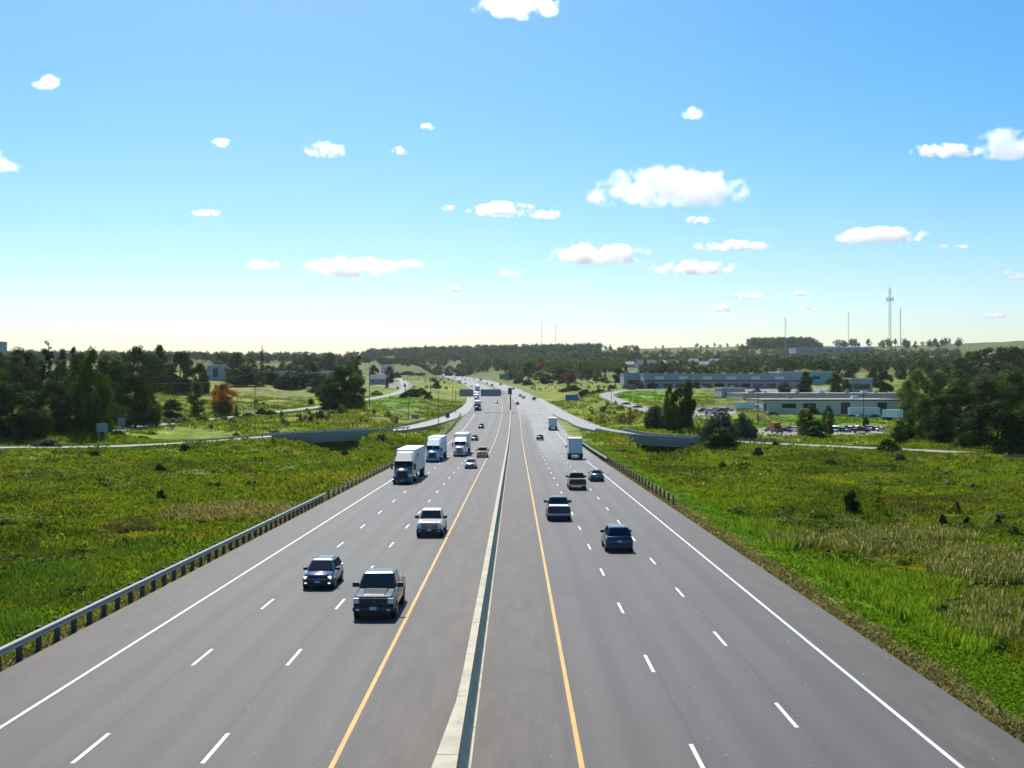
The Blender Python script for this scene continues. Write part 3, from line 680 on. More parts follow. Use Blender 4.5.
M['trailer_white'] = mat('trailer_white', (.74, .74, .75), .5, noise=.06, nscale=1)
M['trailer_frame'] = mat('trailer_frame', (.35, .36, .38), .45, metal=.5)
M['dark_red'] = mat('dark_red_marking', (.25, .02, .02), .5)
def make_trailer_parts(root, y0, L, z0=1.15, z1=4.1, W=1.28, mark=None):
    t = MB().box(-W, W, y0, y0 + L, z0, z1).build('trailer', M['trailer_white'], root); bev(t, .04, 2)
    fr = MB()
    for z in (z0 - .02, z1 - .1): 
        for s in (-1, 1): fr.box(s * W - .03, s * W + .03, y0 + .02, y0 + L - .02, z, z + .12)
    fr.box(-W + .02, W - .02, y0 + L - .05, y0 + L + .035, z1 - .14, z1 - .01); fr.box(-W + .02, W - .02, y0 + L - .05, y0 + L + .035, z0 - .02, z0 + .14)
    for s in (-1, 1): fr.box(s * (W - .07) - .05, s * (W - .07) + .05, y0 + L - .05, y0 + L + .034, z0 + .14, z1 - .14)
    fr.build('trailer_rail', M['trailer_frame'], root)
    for s in (-1, 1):
        d = MB().box(s * .59 - .57, s * .59 + .57, y0 + L, y0 + L + .028, z0 + .16, z1 - .16).build('rear_door', M['trailer_white'], root)
        mb = MB()
        for k in (.25, .8): mb.tube((s * k, y0 + L + .05, z0 + .2), (s * k, y0 + L + .05, z1 - .2), .022, n=5)
        mb.build('door_rod', M['trailer_frame'], d)
    u = MB(); u.box(-.5, .5, y0 + .6, y0 + L - .2, z0 - .22, z0 - .03)
    for s in (-1, 1): u.box(s * .85 - .04, s * .85 + .04, y0 + L - .12, y0 + L + .02, .5, z0 - .02)
    u.box(-1.15, 1.15, y0 + L - .1, y0 + L + .03, .46, .6); u.build('undercarriage', M['black'], root)
    for s in (-1, 1): MB().box(s * 1.0 - .12, s * 1.0 + .12, y0 + L + .036, y0 + L + .07, z0 - .18, z0 - .04).build('taillight', M['red'], root)
    for s in (-1, 1): MB().box(s * .95 - .3, s * .95 + .3, y0 + L - .25, y0 + L - .22, .35, z0 - .03).build('mud_flap', M['black'], root)
    for y in (y0 + L - 1.2, y0 + L - 2.45):
        for s in (-1, 1): wheel(root, s * 1.0, y, .5, .55)
    for s in (-1, 1): MB().box(s * .7 - .06, s * .7 + .06, y0 + 2.6, y0 + 2.75, .25, z0 - .2).build('landing_leg', M['dgrey'], root)
    if mark: 
        MB().box(W + .003, W + .012, y0 + 1.2, y0 + 3.6, z1 - 1.0, z1 - .6).build('side_marking', M[mark], root)
        MB().box(W + .003, W + .012, y0 + 1.2, y0 + 2.6, z1 - 1.3, z1 - 1.12).build('side_marking', M[mark], root)
def make_semi(name, pm, L=14.5, aero=True, mark=None, grille='chrome', roofm=None, nose=1.75):
    root = empty(name); W = 1.15; yc = -4.2         # front of the bumper
    n = nose
    st = [(yc + .12, .62, .75, 1.55), (yc + .3, .78, .72, 1.75), (yc + n, 1.0, .72, 2.0), (yc + n + .1, 1.06, .72, 2.02)]
    MB().loft([ring(y, w, a, b, .16, .06) for y, w, a, b in st]).build('hood', pm, root, .8)
    fd = MB()
    for s in (-1, 1): fd.box(min(s * .72, s * 1.15), max(s * .72, s * 1.15), yc + .2, yc + 1.75, .62, 1.22, .03, .1)
    bev(fd.build('fender', pm, root), .09, 3)
    y1 = yc + n
    c = MB().loft([ring(y1 + .05, 1.12, .8, 2.1, .06, .02), ring(y1 + .5, 1.14, .8, 2.78, .08, .03), ring(y1 + 1.6, 1.2, .8, 2.9, .08, .03), ring(y1 + 3.6, 1.23, .8, 2.95, .08, .03)]).build('cab', pm, root, .5)
    rm = roofm or pm
    if aero:
        bev(MB().add(*wedge(1.16, y1 + .45, y1 + 3.6, 2.72, 3.95)).build('roof_fairing', rm, root), .12, 3)
    else:
        bev(MB().add(*wedge(1.12, y1 + 1.3, y1 + 3.5, 2.85, 3.55)).build('roof_fairing', rm, root), .08, 2)
    for s in (-1, 1):
        panel('windshield', ((min(s*.02, s*1.05), y1 + .07, 2.12), (max(s*.02, s*1.05), y1 + .07, 2.12), (max(s*.02, s*1.0), y1 + .46, 2.72), (min(s*.02, s*1.0), y1 + .46, 2.72)), M['glass'], root, .02, .03, .03, (0, -1, .5))
        panel('side_window', ((s * 1.14, y1 + .45, 2.0), (s * 1.17, y1 + 1.4, 2.0), (s * 1.17, y1 + 1.4, 2.65), (s * 1.15, y1 + .6, 2.65)), M['glass'], root, .05, .05, .045, (s, 0, 0))
    # sun visor, grille, lights, bumper
    MB().box(-1.05, 1.05, y1 + .16, y1 + .5, 2.74, 2.82).build('sun_visor', pm, root)
    g_ = MB().box(-.52, .52, yc + .05, yc + .25, .85, 1.62).build('grille', M['black'], root)
    gb = MB()
    for k in range(6): gb.box(-.5, .5, yc + .02, yc + .06, .92 + k * .12, .95 + k * .12)
    gb.box(-.57, -.51, yc, yc + .2, .82, 1.66); gb.box(.51, .57, yc, yc + .2, .82, 1.66); gb.box(-.57, .57, yc, yc + .2, 1.62, 1.68); gb.build('grille_bar', M[grille], g_)
    lamps(root, .92, yc + .2, 1.02, .3, .2, M['lamp'], 'headlight', .07)
    bev(MB().box(-1.2, 1.2, yc - .12, yc + .2, .34, .68).build('bumper', M[grille] if grille == 'chrome' else pm, root), .07)
    MB().box(-.16, .16, yc - .15, yc - .121, .42, .55).build('licence_plate', M['plate'], root)
    for s in (-1, 1):
        m_ = MB().box(min(s*1.32, s*1.56), max(s*1.32, s*1.56), y1 + .25, y1 + .36, 1.75, 2.5); m_.tube((s*1.1, y1 + .35, 2.45), (s*1.4, y1 + .32, 2.45), .03, n=5); m_.tube((s*1.1, y1 + .35, 1.85), (s*1.4, y1 + .32, 1.85), .03, n=5)
        m_.build('wing_mirror', M['dgrey'], root)
        MB().tube((s * 1.0, y1 + 1.9, .75), (s * 1.0, y1 + 3.4, .75), .33, n=14).build('fuel_tank', M['chrome'], root)
        if not aero: MB().tube((s * 1.18, y1 + 3.7, 1.0), (s * 1.18, y1 + 3.7, 3.9), .09, n=10).build('exhaust_stack', M['chrome'], root)
    MB().box(-.45, .45, y1 + 1, y1 + 7.2, .7, .95).build('chassis', M['black'], root)
    for y in (yc + 1.05,):
        for s in (-1, 1): wheel(root, s * 1.0, y, .5, .34)
    for y in (y1 + 4.9, y1 + 6.2):
        for s in (-1, 1): wheel(root, s * .98, y, .5, .55)
    make_trailer_parts(root, y1 + 4.3, L, mark=mark)
    return root
def wedge(w, y0, y1, z0, z1):
    V = [(-w, y0, z0), (w, y0, z0), (w, y1, z0), (-w, y1, z0), (-w * .82, y0 + (y1 - y0) * .42, z1 - .22), (w * .82, y0 + (y1 - y0) * .42, z1 - .22), (w * .96, y1, z1), (-w * .96, y1, z1)]
    return V, [(0, 3, 2, 1), (4, 5, 6, 7), (0, 1, 5, 4), (1, 2, 6, 5), (2, 3, 7, 6), (3, 0, 4, 7)]
def make_box_truck(name, pm, L=6.5):
    root = empty(name); W = 1.1
    MB().loft([ring(-3.9, .9, .45, 1.3, .1), ring(-3.6, 1.0, .42, 1.5, .1), ring(-2.9, 1.05, .42, 1.6, .1), ring(-1.6, 1.05, .42, 1.6, .1)]).build('body', pm, root, .8)
    greenhouse(root, pm, -3.1, -1.5, -2.6, -1.55, 1.55, 2.3, 1.0, .9)
    lamps(root, .8, -3.85, .9, .25, .2, M['lamp'], 'headlight'); MB().box(-1.05, 1.05, -4.0, -3.8, .4, .6).build('front_bumper', M['dgrey'], root)
    MB().box(-.5, .5, -3.95, -3.8, .7, 1.1).build('grille', M['black'], root)
    mirrors(root, 1.05, -2.7, 1.6, M['black'], 1.6)
    make_trailer_parts(root, -1.4, L, z0=.95, z1=3.3, W=1.15)
    return root
COUNT = dict(v=0)
def put_on_road(o, Y, lat, out, label, cat, group, bounce=0):
    p = road_pt(Y, lat); q = road_pt(Y + 2, lat); d = (q - p).normalized()
    # local -Y is the front: oncoming traffic keeps it, outgoing traffic turns round
    f = d if out else -d                 # travel direction
    y = -f; x = y.cross(Vector((0, 0, 1))).normalized(); z = x.cross(y)
    sc3 = o.scale.copy(); o.matrix_world = Matrix(((x.x, y.x, z.x, p.x), (x.y, y.y, z.y, p.y), (x.z, y.z, z.z, p.z + .004), (0, 0, 0, 1))) @ Matrix.Diagonal((*sc3, 1))
    tag(o, label, cat, group)
    return o
GI, GO = 'vehicles coming towards the viewer on the left carriageway', 'vehicles driving away on the right carriageway'
navy = paint('navy', (.035, .055, .12)); blk = paint('black', (.012, .013, .015), .2); wht = paint('white', (.72, .71, .68), 0); gold = paint('gold', (.42, .27, .08)); sil = paint('silver', (.45, .46, .48), .5)
tan = paint('champagne', (.62, .57, .47), .3); dred = paint('dark_red', (.13, .022, .018)); dblue = paint('dark_blue', (.02, .035, .09)); charc = paint('charcoal', (.045, .048, .055)); redp = paint('red', (.32, .02, .03)); teal = paint('teal', (.05, .10, .12))
ltblue = paint('light_blue', (.30, .42, .62), .1); dkgreen = paint('dark_green', (.03, .06, .05)); brightw = paint('bright_white', (.8, .8, .8), 0, .35); midblue = paint('mid_blue', (.06, .13, .32), .2)
GN = 'cars on the highway'
def lat_at(px, Y): return (px - 512) / F * Y - float(XC(Y))
V = []
A_ = make_pickup('pickup_truck', blk, False, 'black'); put_on_road(A_, 57.6, lat_at(380.5, 57.6), False, 'glossy black pickup truck with dark grille, nearest vehicle coming towards the viewer', 'pickup truck', GI)
B_ = make_suv('compact_suv', navy, lit=True); B_.scale = (.92, .92, .86); put_on_road(B_, 65.5, lat_at(323.5, 65.5), False, 'dark blue compact SUV with lit headlights left of the black pickup', 'SUV', GI)
C_ = make_pickup('pickup_truck', tan, True, 'black', grey_bumper=True); put_on_road(C_, 91, lat_at(432, 91), False, 'pale champagne pickup truck with grey bumper following beside the yellow line', 'pickup truck', GI)
D_ = make_semi('semi_truck', teal, mark='dark_red', grille='black', roofm=tan); put_on_road(D_, 148.5, lat_at(405, 148.5), False, 'semi truck with dark teal cab and white trailer, first of the three oncoming', 'semi truck', GI)  # pale roof fairing: its glare is put into the paint colour
E_ = make_semi('semi_truck', ltblue, roofm=brightw, grille='dgrey'); put_on_road(E_, 202, lat_at(434, 202), False, 'semi truck with light blue and white cab, second of the three oncoming', 'semi truck', GI)
F_ = make_semi('semi_truck', brightw, aero=False, grille='chrome', nose=2.2); put_on_road(F_, 223, lat_at(460.5, 223), False, 'all white long nosed semi truck, third of the three oncoming', 'semi truck', GI)
H_ = make_sedan('sedan', sil); put_on_road(H_, 181, lat_at(471.5, 183), False, 'silver white sedan ahead of the gold pickup, oncoming', 'car', GI)
K_ = make_pickup('pickup_truck', gold, True, 'black'); put_on_road(K_, 218, lat_at(482.7, 218), False, 'gold yellow pickup truck oncoming next to the yellow line', 'pickup truck', GI)
# outgoing
a = make_suv('compact_suv', dblue, rail_=True); put_on_road(a, 81.5, lat_at(616.8, 81.5), True, 'dark blue SUV with roof rails, nearest vehicle driving away', 'SUV', GO)
b = make_pickup('pickup_truck', dblue, True, 'trailer_white'); put_on_road(b, 103, lat_at(558, 103), True, 'dark blue pickup with bed cover whitened for a glint driving away beside the yellow line', 'pickup truck', GO)  # white cover paints in the glint along the bed top
c = make_pickup('pickup_truck', dred, True, 'black'); put_on_road(c, 138, lat_at(576.5, 138), True, 'dark red pickup truck with chrome bumper driving away', 'pickup truck', GO)
d = make_sedan('sedan', teal); put_on_road(d, 152, lat_at(596, 152), True, 'dark teal sedan driving away to the right of the dark red pickup', 'car', GO)
e = make_box_truck('box_truck', brightw, 7.0); e.scale = (1.05, 1, 1.15); put_on_road(e, 214, lat_at(574, 214), True, 'white box truck driving away just before the right underpass', 'truck', GO)
e2 = copy_tree(e); put_on_road(e2, 365, lat_at(552.5, 365), True, 'smaller looking white box truck further ahead on the right carriageway', 'truck', GO)
SD = {}
def clone(proto, pm, name=None):
    o = copy_tree(proto)
    return o
darksedan = make_sedan('sedan', charc); put_on_road(darksedan, 300, lat_at(474.8, 300), False, 'charcoal sedan half hidden behind the white long nosed semi truck', 'car', GI)
j = copy_tree(darksedan); put_on_road(j, 373, lat_at(481.3, 373), False, 'charcoal car alone between the trucks and the overhead sign', 'car', GI)
k1 = make_semi('semi_truck', dkgreen, roofm=dkgreen, grille='dgrey'); put_on_road(k1, 505, lat_at(477.3, 505), False, 'dark cab semi truck passing under the overhead sign', 'semi truck', GI)
k2 = copy_tree(F_); put_on_road(k2, 640, lat_at(476.5, 640), False, 'white semi truck seen through the gap of the overhead sign', 'semi truck', GI)
k3 = copy_tree(E_); put_on_road(k3, 790, lat_at(477.6, 790), False, 'light blue semi truck above the gap of the overhead sign', 'semi truck', GI)
def far(proto, Y, px, out, label, cat='car'): put_on_road(copy_tree(proto), Y, lat_at(px, Y), out, label, cat, GO if out else GI)
far(H_, 600, 496.2, False, 'small white car just below the right panel of the overhead sign')
far(H_, 900, 471.5, False, 'white car on the far bend above the left sign panel')
far(darksedan, 1030, 465.5, False, 'dark car on the far bend left of the white car')
far(E_, 1080, 459.6, False, 'grey semi truck on the left edge of the far bend', 'semi truck')
far(H_, 1250, 452, False, 'pale car on the far bend behind the grey semi truck')
far(F_, 1800, 443.5, False, 'white semi truck where the left carriageway comes out of the woods', 'semi truck')
far(darksedan, 1500, 455, False, 'dark car high on the far bend of the left carriageway')
far(H_, 1500, 461, False, 'pale car high on the far bend beside the dark one')
far(B_, 1320, 465, False, 'dark SUV high on the far bend in the middle lane', 'SUV')
far(H_, 2050, 432, False, 'pale car at the very far end of the left carriageway')
far(darksedan, 303, 540, True, 'dark sedan in the left lane beside the further box truck')
far(a, 640, 534, True, 'dark SUV before the blue roadside sign', 'SUV')
far(darksedan, 690, 520.3, True, 'dark car on the right carriageway level with the overhead sign')
far(d, 660, 523.5, True, 'teal car close behind the dark one near the median sign post')
far(B_, 575, 517.4, True, 'dark SUV right of the median sign post', 'SUV')
far(darksedan, 830, 513.4, True, 'dark car on the start of the far right bend')
far(a, 980, 500.5, True, 'dark SUV on the far right bend near the green sign', 'SUV')
far(K_, 930, 492, True, 'gold pickup on the far right bend', 'pickup truck')
far(B_, 1040, 487, True, 'dark SUV on the far right bend in the left lane', 'SUV')
far(e, 1250, 480.5, True, 'white box truck on the far right bend', 'truck')
far(darksedan, 1400, 474, True, 'dark car high on the far right bend behind the box truck')
far(darksedan, 1700, 463, True, 'last dark car before the right carriageway vanishes into the woods')
for y_, px_, pr in ((1650, 466.5, H_), (1900, 455.5, a), (1900, 447.5, H_), (2150, 446, darksedan), (2250, 425.5, H_), (2350, 434, a)):
    far(pr, y_, px_, True if px_ in (466.5, 455.5, 446, 434) else False, {466.5: 'white car beside the last dark car on the right carriageway', 455.5: 'dark SUV in the line of traffic by the woods', 447.5: 'white car in the left carriageway by the woods', 446: 'dark car in the line of traffic past the woods', 425.5: 'white car where the left carriageway reaches the ridge', 434: 'dark SUV where the right carriageway reaches the ridge'}[px_])
# ------------------------------------------------------------------ signs and poles
def sign(px, pyt, pyb, wpx, Y, m, label, name='road_sign', legs=2, gpx=None, tilt=0):
    c = G(px, Y); zt, zb = toppx(pyt, Y) - c.z, toppx(pyb, Y) - c.z; w_ = wpx / F * Y / 2
    root = empty(name, c, tilt); tag(root, label, 'road sign')
    bev(MB().box(-w_, w_, -.04, .04, zb, zt).build('sign_panel', M[m], root), .02)
    fr = MB()
    for z in (zb + (zt - zb) * .25, zb + (zt - zb) * .75): fr.box(-w_ * .95, w_ * .95, .045, .1, z - .05, z + .05)
    fr.build('stiffener', M['galv'], root)
    for x in ((-w_ * .6, w_ * .6) if legs == 2 else (0,)):
        MB().box(x - .06, x + .06, .1, .2, -.5, zt - .1).build('post', M['galv'], root)
    return root
sign(102, 423.5, 432, 11, 262, 'sign_back', 'grey back of a wide two legged sign beside the left ramp road')
sign(121.5, 418, 425.5, 7, 330, 'sign_back', 'smaller pale sign in front of the woods by the side road')
sign(415.3, 414.5, 419.5, 7, 430, 'sign_back', 'low dark sign back on the slope between side road and ramp')
sign(447.6, 412.5, 417.8, 4, 372, 'sign_brown', 'square brownish sign on a single post in the wedge of the left ramp', legs=1) if M.setdefault('sign_brown', mat('sign_brown_back', (.12, .09, .085), .6)) else None
sign(504, 374, 379.5, 9, 1130, 'sign_green', 'green direction sign on the far right verge by the trees')
sign(572, 394.8, 400.3, 13.5, 540, 'sign_blue', 'blue information sign on the right verge before the shrubs', tilt=.1)
# overhead sign: two panels on one truss, seen from behind
Yg = 490; R0 = road_pt(Yg, 0)
root = empty('overhead_sign', (R0.x, Yg, R0.z)); tag(root, 'grey backs of two wide overhead sign panels on a truss across the left carriageway', 'overhead sign')
def gx(px): return (px - 512) / F * Yg - R0.x
def gh(py): return toppx(py, Yg) - R0.z
for x0, x1 in ((459.5, 473), (480.8, 501)):
    p_ = MB().box(gx(x0), gx(x1), -.06, .06, gh(396.3), gh(389.3)).build('sign_panel', M['sign_back'], root)
    s_ = MB()
    for i in range(1, 8): x = gx(x0) + (gx(x1) - gx(x0)) * i / 8; s_.box(x - .05, x + .05, -.14, -.06, gh(396), gh(389.6))
    s_.build('stiffener', M['sign_back'], p_)
tr_ = MB()
for z in (gh(391.2), gh(393.6)): 
    tr_.tube((gx(455.5), .35, z), (gx(510.8), .35, z), .09, n=6); tr_.tube((gx(455.5), 1.15, z), (gx(510.8), 1.15, z), .09, n=6)
k = 22
for i in range(k):
    a0 = gx(455.5) + (gx(510.8) - gx(455.5)) * i / k; a1 = gx(455.5) + (gx(510.8) - gx(455.5)) * (i + 1) / k
    tr_.tube((a0, .35, gh(391.2 if i % 2 else 393.6)), (a1, .35, gh(393.6 if i % 2 else 391.2)), .05, n=4)
tr_.build('truss', M['galv'], root)
MB().tube((gx(455.5), .75, -1.2), (gx(455.5), .75, gh(390.5)), .16, n=8).build('post', M['galv'], root)
MB().tube((0, .75, -.3), (0, .75, gh(390)), .3, .26, n=10).build('post', M['pole'], root)
MB().box(-1.0, .62, .2, .8, gh(394.3), gh(388)).build('equipment_cabinet', M['dgrey'], root)
def light_pole(px, pyt, Y, label, arm=1):
    c = G(px, Y); h = toppx(pyt, Y) - c.z
    root = empty('street_lamp', c); tag(root, label, 'street lamp', 'street lamps')
    MB().tube((0, 0, -.5), (0, 0, h), .13, .07, n=8).build('pole', M['pole'], root)
    MB().tube((0, 0, h - .1), (arm * 2.0, 0, h + .35), .05, n=6).build('arm', M['pole'], root)
    bev(MB().box(min(arm * 1.8, arm * 2.6), max(arm * 1.8, arm * 2.6), -.14, .14, h + .26, h + .4).build('lamp_head', M['pole'], root), .04)
for px, pt, Y, a_, lab in ((408.6, 384, 420, 1, 'tall lamp post left of the dark sign back on the slope'), (430.6, 381, 560, 1, 'lamp post on the grassy slope between the two taller ones'), (438.4, 391, 345, -1, 'lamp post standing by the left ramp wedge'), (452.5, 377, 540, 1, 'lamp post beside the curve of the highway, left of the overhead sign'),
        (425, 375, 900, 1, 'far lamp post beyond the grassy hill'), (611.5, 390, 520, 1, 'lamp post at the bend of the right side road'), (630, 389, 480, 1, 'lamp post right of the side road bend'), (691, 388, 455, -1, 'lamp post above the small car park')):
    light_pole(px, pt, Y, lab, a_)
poles = {}
def utility_pole(key, px, pyt, Y, label):
    c = G(px, Y); h = toppx(pyt, Y) - c.z; root = empty('utility_pole', c); tag(root, label, 'utility pole', 'utility poles')
    MB().tube((0, 0, -.5), (0, 0, h), .17, .11, n=8).build('pole', M['wood_pole'], root)
    MB().box(-1.2, 1.2, -.08, .08, h - .9, h - .75).build('crossarm', M['wood_pole'], root)
    for x in (-1.1, 0, 1.1): MB().tube((x, 0, h - .75), (x, 0, h - .5), .06, n=6).build('insulator', M['dgrey'], root)
    poles[key] = (c, h)
utility_pole('a', 60, 372, 430, 'utility pole hidden in the left woods')
utility_pole('b', 176, 381.5, 440, 'wooden utility pole left of the orange trees')
utility_pole('c', 255, 370, 455, 'wooden utility pole in front of the meadow right of the orange trees')
utility_pole('d', 369.5, 366, 500, 'wooden utility pole right of the big round tree')
utility_pole('e', 758, 389, 400, 'wooden utility pole in front of the low factory, by the lawn')
utility_pole('f', 863.5, 393, 400, 'wooden utility pole behind the parked cars before the loading docks')
utility_pole('g', 655, 386, 520, 'utility pole on the lawn left of the tall dark tree')
for a_, b_, lab in (('b', 'c', 'overhead wires between the poles beside the orange trees'), ('c', 'd', 'overhead wires leading to the pole at the big round tree'), ('a', 'b', 'overhead wires in front of the left woods'), ('e', 'f', 'overhead wires in front of the low factory')):
    (c0, h0), (c1, h1) = poles[a_], poles[b_]; mb = MB()
    for x in (-1.1, 0, 1.1):
        p0 = c0 + Vector((x, 0, h0 - .5)); p1 = c1 + Vector((x, 0, h1 - .5)); pr = p0
        for i in range(1, 13): t_ = i / 12; q = p0.lerp(p1, t_) - Vector((0, 0, 4 * 1.6 * t_ * (1 - t_))); mb.tube(pr, q, .022, n=4, caps=False); pr = q
    tag(mb.build('overhead_wire', M['galv']), lab, 'wire')
# radio masts on the far ridge
def mast(px, pyt, Y, w_, label, heads=False, arms=False):
    c = G(px, Y); h = toppx(pyt, Y) - c.z; root = empty('radio_mast', c); tag(root, label, 'radio mast')
    mb = MB(); n = max(8, int(h / (w_ * 1.6))); legs = [(w_ * .58 * math.cos(t), w_ * .58 * math.sin(t)) for t in (0.4, 2.5, 4.6)]; rr = max(.12, w_ * .055)
    for x, y in legs: mb.tube((x, y, -3), (x, y, h * .965), rr, n=5)
    for i in range(n):
        z0, z1 = h * .96 * i / n, h * .96 * (i + 1) / n
        for k in range(3):
            a_, b_ = legs[k], legs[(k + 1) % 3]; mb.tube((*a_, z0), (*b_, z1), rr * .6, n=4, caps=False)
    mb.build('lattice', M['mast'], root); MB().tube((0, 0, h * .9), (0, 0, h), rr * 1.2, n=6).build('antenna', M['mast'], root)
    if heads:
        a2 = MB()
        for k in range(6):
            t = k * PI / 3; x, y = 4.2 * math.cos(t), 4.2 * math.sin(t); z = h * .83
            a2.tube((0, 0, z), (x, y, z), .15, n=5); a2.box(x - .25, x + .25, y - .25, y + .25, z - 2.4, z + 2.4)
        a2.build('antenna_cluster', M['mast'], root)
    return root
M['mast'] = mat('mast_steel', (.30, .31, .33), .5, metal=.3); M['mast_red'] = mat('mast_red', (.4, .16, .13), .6)
mast(890, 285.5, 1500, 3.0, 'tallest radio mast with an antenna cluster near its top', heads=True)
mast(900.5, 307, 1650, .9, 'thin mast just right of the tallest radio mast')
mast(848.5, 311, 2300, 1.3, 'slender mast between the tree topped hill and the tallest mast')
mast(785.5, 317, 2700, 3.2, 'short mast rising out of the tree topped hill')
mast(541.5, 321, 3000, 1.8, 'left one of the two thin masts above the middle woods')
mast(555.5, 323, 3100, 1.3, 'right one of the two thin masts above the middle woods')
# ------------------------------------------------------------------ trees
def leaf_quads(C, N, S, rng, up=.4):
    """C centres (n,3), N outward directions, S sizes -> verts, quads"""
    n = len(C); nn = N + rng.normal(0, .34, (n, 3)) + np.array((0, 0, up)); nn /= np.linalg.norm(nn, axis=1)[:, None] + 1e-9
    a = rng.normal(0, 1, (n, 3)); u = np.cross(nn, a); u /= np.linalg.norm(u, axis=1)[:, None] + 1e-9; v = np.cross(nn, u)
    s = S[:, None]; k = rng.uniform(.55, 1.0, (n, 1))
    V = np.stack([C - u * s - v * s * k * .3, C - v * s * k, C + u * s + v * s * k * .25, C + v * s * k], 1).reshape(-1, 3)
    return V, np.arange(4 * n).reshape(-1, 4)
def crown_mesh(seed, kind='round', nleaf=4200, leaf=.021, lobes=26):
    """unit-height tree crown (z 0..1, half width ~.5) of many leaf clusters grouped in lobes, with big inner leaf clusters added to stop daylight"""
    rng = np.random.default_rng(seed); L = []
    for i in range(lobes):
        a = rng.uniform(0, 2*PI) if kind != 'conifer' else i * 2.4
        if kind == 'round':
            t = rng.uniform(.06, .9); prof = (.62 + .38 * math.sin(PI * min(1, t * 1.1))) * min(1, (1.04 - t) / .36) ** .6; q = rng.uniform(.3, 1) ** .6; r = rng.uniform(.10, .19) * (1.05 - .3 * t)
            rad = max(0, .5 * prof - r * .75) * q; L.append((rad * math.cos(a), rad * math.sin(a), min(t, 1 - r), r))
        elif kind == 'tall':
            t = rng.uniform(.05, .93); prof = (.6 + .4 * math.sin(PI * min(1, t * 1.15))) * min(1, (1.05 - t) / .5) ** .65; q = rng.uniform(.15, 1) ** .6; r = rng.uniform(.11, .2) * (1.05 - .35 * t)
            rad = max(0, .5 * prof - r * .75) * q; L.append((rad * math.cos(a), rad * math.sin(a), min(t, 1 - r * .6), r))
        elif kind == 'shrub':
            q = rng.uniform(0, 1) ** .5; r = rng.uniform(.13, .22); t = (1 - r * 1.2) * (1 - .75 * q * q) * rng.uniform(.35, 1); L.append(((.5 - r * .8) * q * math.cos(a), (.5 - r * .8) * q * math.sin(a), t, r))
        elif kind == 'conifer':
            t = (i + .5) / lobes; rad = .42 * (1 - t) ** .85; L.append((rad * .6 * math.cos(a), rad * .6 * math.sin(a), .04 + .94 * t, .05 + .17 * (1 - t)))
        elif kind == 'pine':
            t = rng.uniform(.05, .97); rad = .42 * (1.12 - t * .9) * rng.uniform(.2, 1.05); L.append((rad * math.cos(a), rad * math.sin(a), t, rng.uniform(.07, .15) * (1.1 - .4 * t)))
        elif kind == 'sapling':
            t = rng.uniform(.15, .98); rad = .36 * rng.uniform(.1, 1) * (1.1 - t * .6); L.append((rad * math.cos(a), rad * math.sin(a), t, rng.uniform(.05, .10)))
    L = np.array(L); p = L[:, 3] ** 2; idx = rng.choice(len(L), nleaf, p=p / p.sum()); D = rng.normal(0, 1, (nleaf, 3)); D /= np.linalg.norm(D, axis=1)[:, None]
    flat = np.array({'round': (1.1, 1.1, .8), 'tall': (1.1, 1.1, .5), 'shrub': (1.05, 1.05, 1.2), 'conifer': (1.3, 1.3, .32), 'pine': (1.25, 1.25, .4), 'sapling': (1.2, 1.2, .5)}[kind])
    r = L[idx, 3] * (rng.uniform(.25, 1.0, nleaf) ** .38) * (1 + .25 * rng.normal(0, 1, nleaf) * (rng.random(nleaf) < .3))
    C = L[idx, :3] + D * r[:, None] * flat; C[:, 2] = np.maximum(C[:, 2], .015)
    S = leaf * rng.uniform(.6, 1.5, nleaf); V, Q = leaf_quads(C, D, S, rng)
    # inner leafage: sparse big clusters near the middle of each lobe keep daylight from leaking straight through
    m = nleaf // 5; idx = rng.choice(len(L), m, p=p / p.sum()); D2 = rng.normal(0, 1, (m, 3)); C2 = L[idx, :3] * np.array((.88, .88, 1)) + D2 * L[idx, 3][:, None] * .3 * flat
    C2[:, 2] = np.maximum(C2[:, 2], .02); V2, Q2 = leaf_quads(C2, D2, leaf * rng.uniform(1.4, 2.6, m), rng)
    asp = {'tall': .55, 'pine': .45, 'conifer': .5, 'sapling': .6, 'round': .9, 'shrub': 1.5}[kind]
    for W_ in (V, V2):                       # keep the leaf clusters square once the unit crown is stretched
        q4 = W_.reshape(-1, 4, 3); cz = q4[:, :, 2].mean(1, keepdims=True); q4[:, :, 2] = cz + (q4[:, :, 2] - cz) * asp
    return np.concatenate([V, V2]), np.concatenate([Q, Q2 + len(V)])
FM = dict(
    dark=foliage_mat('leaves_dark_green', (.030, .054, .004), .22, alt=(.10, .145, .008), altf=.34),
    mid=foliage_mat('leaves_mid_green', (.052, .094, .005), .28, alt=(.15, .20, .010), altf=.3),
    light=foliage_mat('leaves_yellow_green', (.14, .20, .022), .4),
    olive=foliage_mat('leaves_olive', (.085, .10, .03), alt=(.15, .13, .03), altf=.3),
    willow=foliage_mat('leaves_grey_green', (.075, .095, .05)),
    conifer=foliage_mat('needles_dark', (.016, .028, .010), .1),
    orange=foliage_mat('leaves_turning_orange', (.55, .20, .03), .45, alt=(.14, .15, .02), altf=.48),
    turning=foliage_mat('leaves_half_turned', (.08, .10, .015), .4, alt=(.50, .17, .02), altf=.33),
    red=foliage_mat('leaves_red', (.45, .06, .035), alt=(.05, .05, .02), altf=.45),
    rust=foliage_mat('leaves_rusty', (.13, .06, .04)),
    far=foliage_mat('leaves_far_wood', (.042, .058, .014), alt=(.06, .078, .02), altf=.4),
    yellow=foliage_mat('leaves_yellowing', (.24, .22, .03), .4, alt=(.08, .12, .02), altf=.4),
)
PROTO = {}
